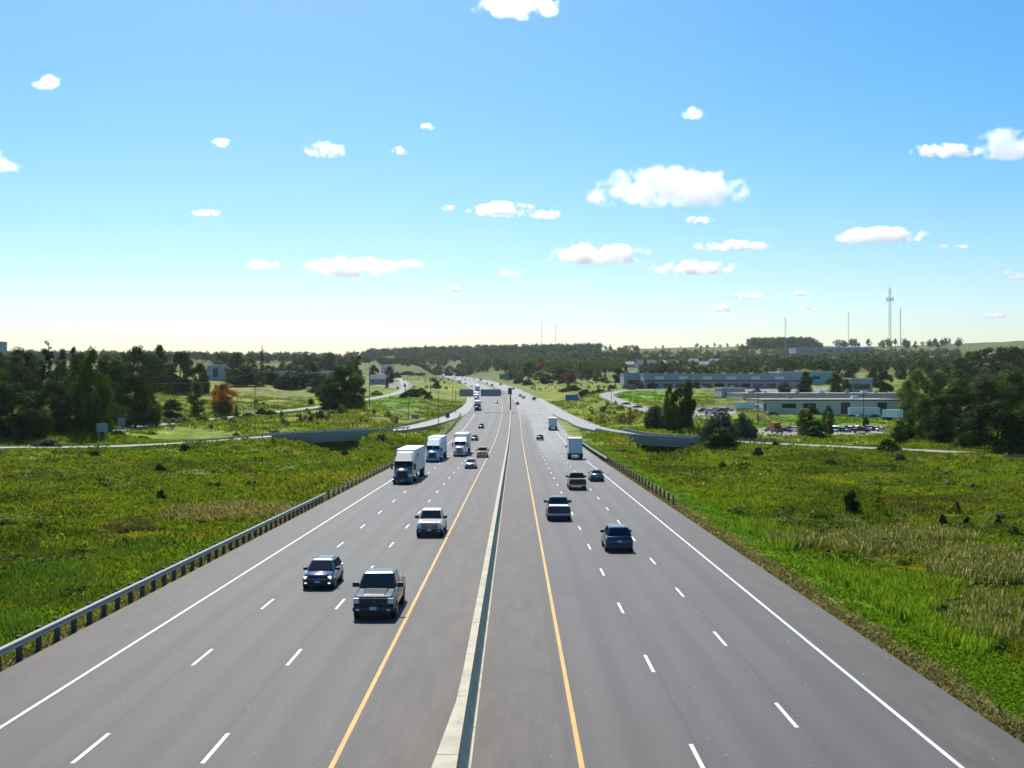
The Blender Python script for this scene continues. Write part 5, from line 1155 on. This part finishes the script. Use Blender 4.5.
bld(644, 800, 373.5, 775, 55, 'long strip mall with blue grey front and a red stripe', 'bld_blue', 'roof_grey', 'bld_blue', windows=[(650 + 13 * i, 659 + 13 * i, 383.5, 387.5, 'glass') for i in range(11)], doors=[(655 + 24 * i, 664 + 24 * i, 376.5, 379.3, 'bld_white') for i in range(6)], stripe=(380.2, 381.6, 'stripe'), units=10, name='strip_mall')
bld(624, 646, 373, 800, 30, 'blue grey block at the left end of the strip mall', 'bld_blue', 'roof_blue', 'roof_blue', windows=((628, 640, 380, 384, 'glass'),), units=2)
bld(722, 745, 387.5, 590, 22, 'small grey block left of the low factory', 'siding', 'roof_grey', 'bld_grey', windows=((725, 728, 392, 396, 'glass'), (733, 736, 392, 396, 'glass')), units=1)
bld(779, 832, 371.5, 860, 45, 'flat hall with a pale teal roof behind the dark round tree', 'teal_roof', 'teal_roof', 'bld_white', windows=((783, 790, 376, 379, 'glass'), (812, 820, 376, 379, 'glass')), units=3)
bld(851, 872.5, 378, 640, 12, 'white roofed canopy building like a filling station', 'bld_blue', 'bld_white', 'bld_white', windows=((854, 870, 384, 389, 'glass'),), units=0, name='canopy_building')
bld(269, 340, 370.8, 810, 25, 'long grey barn mostly hidden by the meadow trees', 'siding', 'roof_grey', 'bld_grey', windows=[(277, 279.5, 374, 377, 'glass'), (304, 307, 374, 377, 'glass'), (323, 326, 374, 377, 'glass')], units=0, name='barn')
bld(207, 229, 364.8, 800, 22, 'pale farm building with one large dark door on the left', 'bld_blue', 'bld_white', 'bld_white', doors=((213, 217.8, 368.5, 377, 'black'),), windows=((224, 228, 368.5, 372, 'glass'),), units=0, name='farm_building')
bld(-2, 1.5, 341.5, 900, 10, 'grey silo like block just cut by the left edge', 'siding', 'roof_grey', 'bld_grey', units=0, name='silo_block', windows=((-1, .8, 343, 345, 'glass'),))
bld(381, 393, 364.5, 1500, 20, 'bright white shed by the far highway left of the woods', 'bld_white', 'bld_white', 'bld_white', doors=((384, 386, 368, 371, 'door_grey'),), units=0, name='shed')
bld(420, 444, 361.5, 2600, 40, 'pale blue sign like roofed hall at the edge of the ridge wood', 'bld_blue', 'bld_blue', 'bld_white', windows=((424, 440, 364, 366, 'glass'),), units=0, name='hall')
bld(796, 874, 347.5, 2300, 60, 'long grey school like block on the right hillside', 'siding', 'roof_grey', 'bld_grey', windows=[(800 + 9 * i, 805 + 9 * i, 350, 352, 'glass') for i in range(8)], units=4)
bld(772, 822, 353.5, 2000, 50, 'long brown block lower on the right hillside', 'siding', 'roof_dark', 'bld_tan', windows=[(775 + 9 * i, 780 + 9 * i, 355.6, 357.4, 'glass') for i in range(5)], units=3)
def house(px, Y, wd, dp, ht, wall, roof, label, rz=0, win=True, name='house', group='houses on the far hillside'):
    c = G(px, Y); root = empty(name, c, rz); tag(root, label, 'house', group)
    MB().box(-wd/2, wd/2, -dp/2, dp/2, -2, ht).build('wall', M[wall], root)
    o = .4; r = dp * .38
    V = [(-wd/2 - o, -dp/2 - o, ht - .1), (wd/2 + o, -dp/2 - o, ht - .1), (wd/2 + o, dp/2 + o, ht - .1), (-wd/2 - o, dp/2 + o, ht - .1), (-wd/2 + (0 if wd < dp else .5), 0, ht + r), (wd/2 - .5, 0, ht + r)]
    mesh_obj('roof', V, [(0, 3, 2, 1), (0, 1, 5, 4), (2, 3, 4, 5), (1, 2, 5), (3, 0, 4)], M[roof], root)
    if win:
        for x in (-wd * .28, wd * .28): MB().box(x - .7, x + .7, -dp/2 - .05, -dp/2 + .05, ht * .45, ht * .75).build('window', M['glass'], root)
        MB().box(-.5, .5, -dp/2 - .05, -dp/2 + .05, 0, 2.1).build('door', M['brick'], root)
    return root
house(378.5, 900, 13, 9, 4.5, 'siding', 'roof_dark', 'grey gabled house beside the winding left side road', name='house', group=None)
random.seed(3)
COLS = (('bld_white', 'white'), ('siding', 'grey'), ('brick', 'brick'), ('bld_tan', 'tan')); RFS = (('roof_brown', 'brown'), ('roof_dark', 'dark'), ('roof_grey', 'pale'))
rows = [(625, 720, 1550, 9, 'behind the long strip mall'), (720, 790, 1500, 7, 'below the tree covered hilltop'), (770, 850, 1850, 9, 'on right hillside under grey block'), (850, 950, 1650, 9, 'on right hillside around mast foot'), (640, 760, 2150, 9, 'high on the middle hillside'), (860, 960, 2150, 8, 'high on the right hillside'), (560, 640, 2000, 6, 'on slope left of bare ridge')]
for a_, b_, Y, n, wh in rows:
    for k in range(n):
        px = a_ + (b_ - a_) * (k + .5) / n; w_, rf = COLS[random.randrange(4)], RFS[random.randrange(3)]
        o = house(px, Y + random.uniform(-60, 60), random.uniform(11, 16), random.uniform(9, 11), random.uniform(4.5, 6.5), w_[0], rf[0], f"{w_[1]} house, {rf[1]} roof, {wh}, {['first','second','third','fourth','fifth','sixth','seventh','eighth','ninth'][k]} from left", random.uniform(-.5, .5), win=True)
# parked vehicles
P0 = [A_, B_, C_, H_, K_, a, d, darksedan, c]
def park(px, Y, rz, src, label, cat='car'):
    o = copy_tree(src); g_ = G(px, Y); o.matrix_world = Matrix.Translation(g_ + Vector((0, 0, .03))) @ Matrix.Rotation(rz, 4, 'Z'); tag(o, label, cat, 'cars in the car park'); return o
sedr = make_sedan('sedan', redp); sedb = make_suv('compact_suv', midblue); sedw = make_suv('compact_suv', wht)
def place(o, px, Y, rz, label, cat='car'): g_ = G(px, Y); o.matrix_world = Matrix.Translation(g_ + Vector((0, 0, .03))) @ Matrix.Rotation(rz, 4, 'Z'); tag(o, label, cat, 'cars in the car park')
place(sedr, 789.5, 392, PI * .5, 'small bright red car left of the tree in the car park'); place(sedb, 848, 396, 2.6, 'mid blue SUV in the back row of the car park', 'SUV'); place(sedw, 797, 384, .5, 'white SUV just left of the tree in the car park', 'SUV')
front = [(770.5, 384, 1.3, H_, 'silver car at the left end of the car park'), (785.5, 379, 1.2, darksedan, 'charcoal car right of the orange truck'), (832, 380, .6, H_, 'silver car just right of the tree in the car park'), (845, 378, .5, a, 'dark SUV in the front row of the car park'), (860.5, 376, 1.35, c, 'dark red pickup at the front of the car park'),
    (828, 392, .7, sedw, 'white SUV behind the silver car right of the tree'), (836, 396, .6, H_, 'silver car in the back row of the car park'), (840, 386, .6, sedb, 'blue SUV in the middle row of the car park'), (853, 388, .6, B_, 'dark blue SUV in the middle row of the car park'), (858.5, 397, .7, H_, 'pale car at the back row beside the pole'), (871, 394, .8, sedw, 'white SUV left in the right group of parked cars'), (877, 389, .8, darksedan, 'charcoal car in the right group of parked cars'), (883, 384, .8, H_, 'silver car at the right end of the car park'), (864, 387, .6, d, 'teal car behind the dark red pickup'), (820, 386, .6, darksedan, 'charcoal car half hidden by the car park tree')]
for px, Y, rz, src, lab in front: park(px, Y, rz, src, lab, 'SUV' if 'SUV' in lab else ('pickup truck' if 'pickup' in lab else 'car'))
park(769.5, 455, 1.5, H_, 'pale car parked on the lawn at the factory corner'); park(773, 450, 1.5, darksedan, 'dark car parked on the lawn at the factory corner'); park(862, 452, 1.5, H_, 'silver car at the loading docks'); park(875, 455, 1.5, B_, 'dark SUV at the loading docks', 'SUV')
for k, (px, Y, src, lab) in enumerate(((704, 432, darksedan, 'dark car at the left of the small upper car park'), (710, 426, sedw, 'white SUV in the small upper car park'), (716, 434, H_, 'silver car in the small upper car park'), (722, 428, d, 'teal car in the small upper car park'), (727.5, 434, H_, 'silver car at the right of the small upper car park'))): park(px, Y, 1.5, src, lab)
for k, (px, Y, src, lab) in enumerate(((632, 700, darksedan, 'dark car before the blue grey block'), (704, 715, sedw, 'white SUV before the strip mall'), (730, 715, H_, 'silver car before the strip mall'), (573, 900, sedw, 'white SUV on the far yard by the spruce'), (590, 900, H_, 'silver car on the far yard behind the shrubs'), (597, 900, darksedan, 'dark car on the far yard behind the shrubs'), (610, 900, sedw, 'white SUV between the two dark conifers'), (578, 905, H_, 'silver car on the far yard by the dark tree'), (564, 890, darksedan, 'dark car at the left end of the far yard'), (741, 710, darksedan, 'dark car before the right part of the strip mall'))): park(px, Y, 1.5, src, lab)
for px, Y, lab in ((857, 448, 'white truck trailer backed to the left loading dock'), (866, 449, 'white truck trailer beside the left dock trailer')): pass
tr1 = empty('truck_trailer', G(864, 462), 1.5708); make_trailer_parts(tr1, -6, 12); tag(tr1, 'long white truck trailer standing broadside at the loading docks', 'trailer')
tr2 = empty('truck_trailer', G(895, 440), .35); make_trailer_parts(tr2, -3, 9); tag(tr2, 'white truck trailer at the right loading dock, by the right wood', 'trailer')
bt = copy_tree(e); bt.matrix_world = Matrix.Translation(G(751, 438)) @ Matrix.Rotation(1.5, 4, 'Z'); tag(bt, 'white box truck with a red lower body beside the small upper car park', 'truck')
# orange tipper truck
ot = empty('dump_truck', G(777, 371), .15); tag(ot, 'small orange truck with a high box at the left of the car park', 'truck')
MB().loft([ring(-2.9, .95, .5, 1.3, .1), ring(-1.6, 1.0, .45, 1.5, .1), ring(-1.4, 1.0, .45, 2.3, .1), ring(-.3, 1.0, .45, 2.4, .1)]).build('cab', charc, ot, .6)
panel('windshield', ((-.85, -1.5, 1.55), (.85, -1.5, 1.55), (.8, -1.4, 2.2), (-.8, -1.4, 2.2)), M['glass'], ot, .04, .04, .05, (0, -1, 0))
bev(MB().box(-1.15, 1.15, -.1, 3.0, 1.0, 3.4).build('tipper_box', M['orange'], ot), .05); MB().box(-.4, .4, -2.6, 2.9, .45, .75).build('chassis', M['black'], ot)
for y in (-2.1, 1.9):
    for s in (-1, 1): wheel(ot, s * .9, y, .42, .3)
# ------------------------------------------------------------------ grass and weeds on the banks (uncountable)
def tufts(name, label, X, Y, hgt, wid, nb, seed, colf=None, lean=.25, tip=None):
    rng = np.random.default_rng(seed); Z = ground(X, Y); n = len(X); base = tint(X, Y, Z) if colf is None else colf(X, Y, Z, rng)
    B = n * nb; bx = np.repeat(X, nb) + rng.normal(0, 1, B) * np.repeat(wid, nb) * .5; by = np.repeat(Y, nb) + rng.normal(0, 1, B) * np.repeat(wid, nb) * .5
    bz = np.repeat(Z, nb) - .03; h = np.repeat(hgt, nb) * rng.uniform(.55, 1.15, B); a = rng.uniform(0, 2*PI, B); w_ = np.repeat(wid, nb) * rng.uniform(.05, .14, B)
    dx, dy = np.cos(a) * w_, np.sin(a) * w_; la = rng.uniform(0, 2*PI, B); lx, ly = np.cos(la) * h * lean, np.sin(la) * h * lean
    V = np.empty((B, 4, 3)); V[:, 0] = np.stack([bx - dx, by - dy, bz], 1); V[:, 1] = np.stack([bx + dx, by + dy, bz], 1)
    V[:, 2] = np.stack([bx + lx + dx * .5, by + ly + dy * .5, bz + h], 1); V[:, 3] = np.stack([bx + lx - dx * .6, by + ly - dy * .6, bz + h * .9], 1)
    c = np.repeat(base, nb * 4, 0) * np.repeat(rng.uniform(.87, 1.16, n), nb * 4)[:, None]
    if tip is not None:
        m = rng.random(B) < tip[1]; k = np.repeat(m, 4) & np.tile(np.array([0, 0, 1, 1], bool), B); c[k] = np.array(tip[0]) * rng.uniform(.7, 1.3, (k.sum(), 1))
    o = np_mesh(name, V.reshape(-1, 3), np.arange(B * 4).reshape(-1, 4), [M['grass']], attr=c); tag(o, label, 'grass', kind='stuff'); return o
def scatter(n, side, y0, y1, seed, x_far=lambda Y: .47 * Y + 4, power=1.6, edge=19.0):
    rng = np.random.default_rng(seed); t = rng.random(n) ** power; Y = y0 + (y1 - y0) * t; xr = XC(Y) + side * edge; xf = side * x_far(Y)
    if side > 0: xr = XC(Y) + edge
    X = xr + (np.where(side > 0, np.maximum(xf, xr + 4), np.minimum(xf, xr - 4)) - xr) * rng.random(n)
    d1, _ = line_dist(X, Y, LRP); d2, _ = line_dist(X, Y, RRP); k = (d1 > 4.3) & (d2 > 4.3); return X[k], Y[k]
rng = np.random.default_rng(5)
for side, nm in ((-1, 'left'), (1, 'right')):
    X, Y = scatter(64000, side, 14, 300, 30 + side, edge=19.3 if side < 0 else 18.6)
    kk = value_noise(X, Y, 3.3, 44) + .5 * value_noise(X, Y, 9, 45) > .16 + .34 * rng.random(len(X)); X, Y = X[kk], Y[kk]
    lat = np.abs(X - XC(Y)); mown = (side > 0) & (lat < 23.5)
    s = np.clip(.28 + Y * .0052, .3, 1.7) * (.6 + .8 * value_noise(X, Y, 5, 40)); h = np.clip(.12 + .7 * value_noise(X, Y, 7, 41) * value_noise(X, Y, 2.9, 42) * 1.3 + Y * .0004, .12, .8) * np.where(mown, .35, 1)
    tufts('grass', f'rough green meadow grass covering the {nm} valley', X, Y, h, s, 7, 50 + side, lean=.8)
    X, Y = scatter(16000, side, 290, 620, 33 + side, edge=22, power=1.2)
    kk = value_noise(X, Y, 9, 46) > .3; X, Y = X[kk], Y[kk]
    k2 = np.ones(len(X), bool)
    for L_ in (SL, SR): k2 &= line_dist(X, Y, L_)[0] > 5
    tc_ = tint(X, Y, ground(X, Y)); k2 &= (tc_[:, 0] < .2) & (tc_[:, 1] < .24); X, Y = X[k2], Y[k2]
    tufts('scrub', f'low scrub and grass on the slopes beyond the {nm} ramp', X, Y, .45 + .9 * value_noise(X, Y, 13, 47) ** 2, np.full(len(X), 2.0), 7, 60 + side, lean=.7)
# tall tan reeds with pale seed heads, goldenrod, thistly weeds
def blob(n, px, py, rx, ry, Y0, seed):
    r_ = np.random.default_rng(seed); a = r_.uniform(0, 2*PI, n); q = r_.random(n) ** .55; PX = px + rx * q * np.cos(a); PY = py + ry * q * np.sin(a)
    # where those sight lines meet the ground
    out = []
    for u, v in zip(PX, PY):
        lo = march(u, v, 320.0)
        out.append(((u - 512) / F * lo, lo))
    o = np.array(out); return o[:, 0], o[:, 1]
def const(c, v=.25): return lambda X, Y, Z, r: np.array(c)[None] * r.uniform(1 - v, 1 + v, (len(X), 1))
def patch(name, label, blobs, n, colr, tipc, h0, seed, w0=1.0, nb=9, tipf=.7):
    XX, YY = [], []
    for k, (px, py, rx, ry, f) in enumerate(blobs): X, Y = blob(int(n * f), px, py, rx, ry, 0, seed + k); XX.append(X); YY.append(Y)
    X = np.concatenate(XX); Y = np.concatenate(YY); r_ = np.random.default_rng(seed)
    k = (X - XC(Y) > 21.2) | (X - XC(Y) < -19.6); X, Y, = X[k], Y[k]; r_ = np.random.default_rng(seed)
    tufts(name, label, X, Y, h0 * r_.uniform(.6, 1.15, len(X)), w0 * np.clip(.4 + Y * .004, .4, 1.3), nb, seed, const(colr), .34, (tipc, tipf))
patch('reeds', 'tall tan reeds with pale feathery heads in the right valley', [(900, 545, 75, 13, .3), (985, 572, 55, 20, .45), (985, 625, 45, 24, .25), (800, 545, 50, 6, .1)], 2100, (.12, .15, .03), (.46, .34, .19), 1.0, 70, w0=.6, tipf=.32, nb=12)
patch('reeds', 'tan dry reeds in a strip across the left valley', [(250, 512, 60, 8, .7), (200, 518, 40, 6, .3)], 1000, (.16, .15, .04), (.42, .31, .18), .7, 80, w0=.7, tipf=.45, nb=11)
patch('goldenrod', 'yellow goldenrod patches on the left bank', [(300, 484, 50, 6, .35), (335, 477, 32, 5, .25), (95, 501, 36, 2.5, .15), (120, 463, 28, 5, .1), (75, 478, 30, 3, .08), (65, 546, 24, 4, .07)], 1500, (.12, .18, .02), (.42, .36, .02), .6, 90, tipf=.3)
patch('goldenrod', 'yellow goldenrod patches on the right bank', [(865, 480, 60, 5, .6), (768, 475, 14, 3, .1), (920, 525, 14, 3, .06), (740, 480, 60, 9, .24)], 1100, (.12, .18, .02), (.42, .36, .03), .6, 100, tipf=.32)
patch('tall_weeds', 'tall bright yellow green weeds beside the right shoulder', [(850, 590, 60, 24, .4), (920, 610, 50, 28, .4), (760, 540, 50, 16, .2), (960, 640, 40, 22, .2)], 3000, (.13, .23, .015), (.24, .26, .03), .8, 110, tipf=.3, w0=.6, nb=12)
patch('tall_weeds', 'tall green weeds behind the left guard rail', [(60, 590, 60, 26, .5), (150, 560, 50, 18, .4), (20, 630, 20, 14, .2)], 2400, (.075, .15, .015), (.14, .19, .03), .65, 120, w0=.7, nb=11, tipf=.4)
patch('tall_weeds', 'dark rusty dock weeds in the left valley', [(130, 528, 26, 6, .7), (240, 470, 16, 5, .2)], 160, (.10, .08, .03), (.15, .08, .04), .7, 130, w0=.8, tipf=.35)
for side, nm in ((-1, 'left'), (1, 'right')):
    r_ = np.random.default_rng(77 + side); Y = 14 + 200 * r_.random(9000) ** 1.5; e_ = 16.95 if side > 0 else 18.3; X = XC(Y) + side * (e_ + np.abs(r_.normal(0, .55, len(Y))) + .5 * value_noise(Y, Y * 0, 4.2, 90))
    tufts('dry_grass_fringe', f'dry tan grass fringe and grit along the {nm} pavement edge', X, Y, .06 + .22 * r_.random(len(Y)), .25 + Y * .003, 6, 140 + side, const((.26, .20, .10), .45), .9, ((.14, .16, .03), .35))
# rounded weed clumps scattered through both valleys
for k_, (lf, n_, lab) in enumerate((('dark', 45, 'dark rounded weed clumps scattered through both valleys'), ('mid', 110, 'green leafy weed clumps scattered through both valleys'), ('olive', 60, 'olive brown weed clumps scattered through both valleys'))):
    VV, QQ, kk_ = [], [], 0; r_ = np.random.default_rng(500 + k_)
    for side in (-1, 1):
        X, Y = scatter(n_, side, 38, 290, 510 + k_ * 3 + side, edge=24, power=.9); Z = ground(X, Y)
        for x, y, z in zip(X, Y, Z):
            w_ = r_.uniform(.5, 1.3) * (1 + y / 260); h = w_ * r_.uniform(.45, .8); m = int(60 + 60 * (y < 130)); D = r_.normal(0, 1, (m, 3)); D /= np.linalg.norm(D, axis=1)[:, None]; D[:, 2] = np.abs(D[:, 2])
            C = D * r_.uniform(.4, 1.1, m)[:, None] * np.array((w_, w_ * .9, h)) + np.array((x, y, z)); V_, Q_ = leaf_quads(C, D, w_ * r_.uniform(.07, .16, m), r_); VV.append(V_); QQ.append(Q_ + kk_); kk_ += len(V_)
    tag(np_mesh('weed_clumps', np.concatenate(VV), np.concatenate(QQ), [FM[lf]]), lab, 'weeds', kind='stuff')
# ------------------------------------------------------------------ clouds: real bodies of scattering vapour a few kilometres away
def cloud_mat(d, seed, asp, soft):
    m = bpy.data.materials.new('cloud_vapour'); m.use_nodes = True; t = NT(m); out = t.n['Material Output']; t.n.remove(t.n['Principled BSDF'])
    p = t.node('ShaderNodeTexCoord').outputs['Object']          # unit ellipsoid space, -1..1
    off = t.node('ShaderNodeVectorMath', operation='ADD'); t.l.new(t.scalev(p, (asp, 1, 1)), off.inputs[0]); off.inputs[1].default_value = (seed * 3.7, seed * 1.3, 0)
    n1 = t.noise(off.outputs[0], 1.1, 6, .62); n2 = t.noise(off.outputs[0], .55, 2, .5)
    ln = t.node('ShaderNodeVectorMath', operation='LENGTH'); t.l.new(p, ln.inputs[0])
    e = t.math('SUBTRACT', 1, ln.outputs['Value'])
    dd = t.math('ADD', t.math('ADD', t.math('MULTIPLY', e, 1.1), t.math('MULTIPLY', t.math('SUBTRACT', n1, .5), 3.0)), t.math('MULTIPLY', t.math('SUBTRACT', n2, .5), 1.6))
    sepz = t.node('ShaderNodeSeparateXYZ'); t.l.new(p, sepz.inputs[0]); base = t.mapr(sepz.outputs[2], -.75, -.45)
    dens = t.math('MULTIPLY', t.math('MULTIPLY', t.mapr(dd, .22, .22 + soft, 0, d), base), t.mapr(ln.outputs['Value'], .8, 1, 1, 0))
    v = t.node('ShaderNodeVolumePrincipled'); v.inputs['Color'].default_value = (1, 1, 1, 1); v.inputs['Anisotropy'].default_value = .76; t.l.new(dens, v.inputs['Density'])
    t.l.new(v.outputs[0], out.inputs['Volume']); m.cycles.volume_step_rate = .6; return m
ALT = 850.0
def cloud(px, py, wpx, hpx, label, seed, dens=1.0):
    Y = ALT * F / (384 - py); W = wpx / F * Y / 2 * 1.35; Hh = hpx / F * Y / 2 * 1.45; asp = min(4.5, W / Hh)
    bm = bmesh.new(); bmesh.ops.create_icosphere(bm, subdivisions=3, radius=1)
    me = bpy.data.meshes.new('cloud'); bm.to_mesh(me); bm.free(); o = bpy.data.objects.new('cloud', me); col.objects.link(o)
    o.location = ((px - 512) / F * Y, Y, ALT); o.scale = (W, max(Hh, W * .5), Hh)
    me.materials.append(cloud_mat(dens * 2.2 / max(Hh, 10), seed, asp, .4 if wpx > 50 else .6)); tag(o, label, 'cloud', 'small white clouds'); return o
CL = [(666, 190, 140, 36, 'largest white cloud, above the middle right of the highway'), (518, 5, 76, 26, 'white cloud cut by the top edge of the picture'), (324, 151, 40, 15, 'small bright cloud in the upper left centre'), (48, 83, 27, 13, 'small bright cloud near the upper left corner'), (4, 164, 30, 20, 'white cloud cut by the left edge'), (694, 113.5, 22, 12, 'small round cloud above the largest one'),
    (498, 210, 66, 13, 'flat cloud left of the largest one'), (545, 215, 28, 9, 'small cloud at the right tip of the flat cloud'), (596, 255, 92, 19, 'long cloud below the largest one'), (694, 268, 70, 14, 'flat cloud right below the long one'), (731, 246, 60, 10, 'thin cloud above the flat one, right of centre'), (699, 220.5, 28, 7, 'tiny cloud just under the largest one'), (880, 236, 80, 15, 'flat cloud alone on the right'), (946, 151, 58, 12, 'thin cloud left of the one at the right edge'), (1008, 146, 60, 28, 'white cloud cut by the right edge'),
    (352, 268, 90, 18, 'pale wide cloud low on the left centre'), (411, 265, 30, 9, 'small pale cloud right of the wide pale one'), (263, 265, 30, 11, 'small pale cloud left of the wide pale one'), (203, 213, 30, 7, 'thin small cloud left of centre'), (221, 143.5, 18, 9, 'tiny cloud left of the small bright one'), (400, 151, 15, 7, 'tiny cloud right of the small bright one'), (428, 127, 13, 7, 'tiny cloud in the top centre'), (511, 273.5, 22, 8, 'tiny cloud low in the centre'), (453, 288.5, 18, 7, 'tiny pale cloud low left of centre'), (750, 296, 36, 7, 'thin cloud low on the right of centre'), (718, 308, 28, 9, 'small pale cloud low above the bare ridge'), (799, 293.5, 18, 5, 'tiny cloud low between mast and centre'), (809, 307, 16, 6, 'tiny cloud low above the tree covered hilltop'), (964, 247, 14, 5, 'tiny cloud right of the flat lone one'), (943, 246.5, 10, 5, 'very tiny cloud right of the flat lone one'), (993, 315.5, 26, 6, 'thin pale cloud low at the right'), (1018, 276, 16, 8, 'small cloud at the right edge low down'), (1007, 272, 8, 6, 'speck of cloud beside the one low at the right edge'), (449, 208, 12, 5, 'tiny cloud left of the flat cloud')]
for i, (px, py, w_, h_, lab) in enumerate(CL): cloud(px, py, w_, h_, lab, {0: 302, 14: 352, 5: 361}.get(i, 300 + i))
# ------------------------------------------------------------------ air
hz = MB().box(-3600, 3600, -120, 4450, -40, 330).build('haze', None); hm = bpy.data.materials.new('haze_air'); hm.use_nodes = True; t = NT(hm); t.n.remove(t.n['Principled BSDF'])
v = t.node('ShaderNodeVolumePrincipled'); v.inputs['Color'].default_value = (.90, .95, 1, 1); v.inputs['Density'].default_value = 3e-5; v.inputs['Anisotropy'].default_value = .3; t.l.new(v.outputs[0], t.n['Material Output'].inputs['Volume'])
hz.data.materials.append(hm); tag(hz, 'thin pale summer haze over the whole valley', 'haze', kind='stuff')
# ------------------------------------------------------------------ sky, sun, camera
SUN_EL, SUN_AZ = math.radians(49), math.radians(-12)       # azimuth from +Y, left is negative
w = bpy.data.worlds.new('World'); sc.world = w; w.use_nodes = True
nt = w.node_tree; bg = nt.nodes['Background']; sky = nt.nodes.new('ShaderNodeTexSky'); sky.sky_type = 'NISHITA'; sky.sun_disc = False
sky.sun_elevation = SUN_EL; sky.sun_rotation = SUN_AZ; sky.altitude = 300; sky.air_density = 1.0; sky.dust_density = 1.1; sky.ozone_density = 4.0
hs = nt.nodes.new('ShaderNodeHueSaturation'); hs.inputs['Saturation'].default_value = 1.5; hs.inputs['Hue'].default_value = .491; nt.links.new(sky.outputs[0], hs.inputs['Color']); nt.links.new(hs.outputs[0], bg.inputs[0]); bg.inputs[1].default_value = .113
sun = bpy.data.lights.new('sun', 'SUN'); sun.energy = 5.0; sun.angle = math.radians(.53); sun.color = (1, .95, .87)
so = bpy.data.objects.new('sun', sun); col.objects.link(so)
sd = Vector((math.sin(SUN_AZ) * math.cos(SUN_EL), math.cos(SUN_AZ) * math.cos(SUN_EL), math.sin(SUN_EL)))
so.rotation_euler = (-sd).to_track_quat('-Z', 'Y').to_euler(); so.location = sd * 300
cam = bpy.data.cameras.new('camera'); co = bpy.data.objects.new('camera', cam); col.objects.link(co)
cam.sensor_width = 36; cam.lens = 36 * F / 1024; cam.clip_start = .5; cam.clip_end = 80000
co.location = (0, 0, 0); co.rotation_euler = (PI / 2, 0, 0); sc.camera = co
sc.view_settings.view_transform = 'Standard'; sc.view_settings.look = 'None'; sc.view_settings.exposure = .26; sc.view_settings.gamma = 1
sc.view_settings.use_curve_mapping = False
sc.cycles.use_denoising = True
sc.cycles.max_bounces = 10; sc.cycles.diffuse_bounces = 3; sc.cycles.glossy_bounces = 3; sc.cycles.transmission_bounces = 3; sc.cycles.volume_bounces = 8
sc.cycles.sample_clamp_indirect = 8
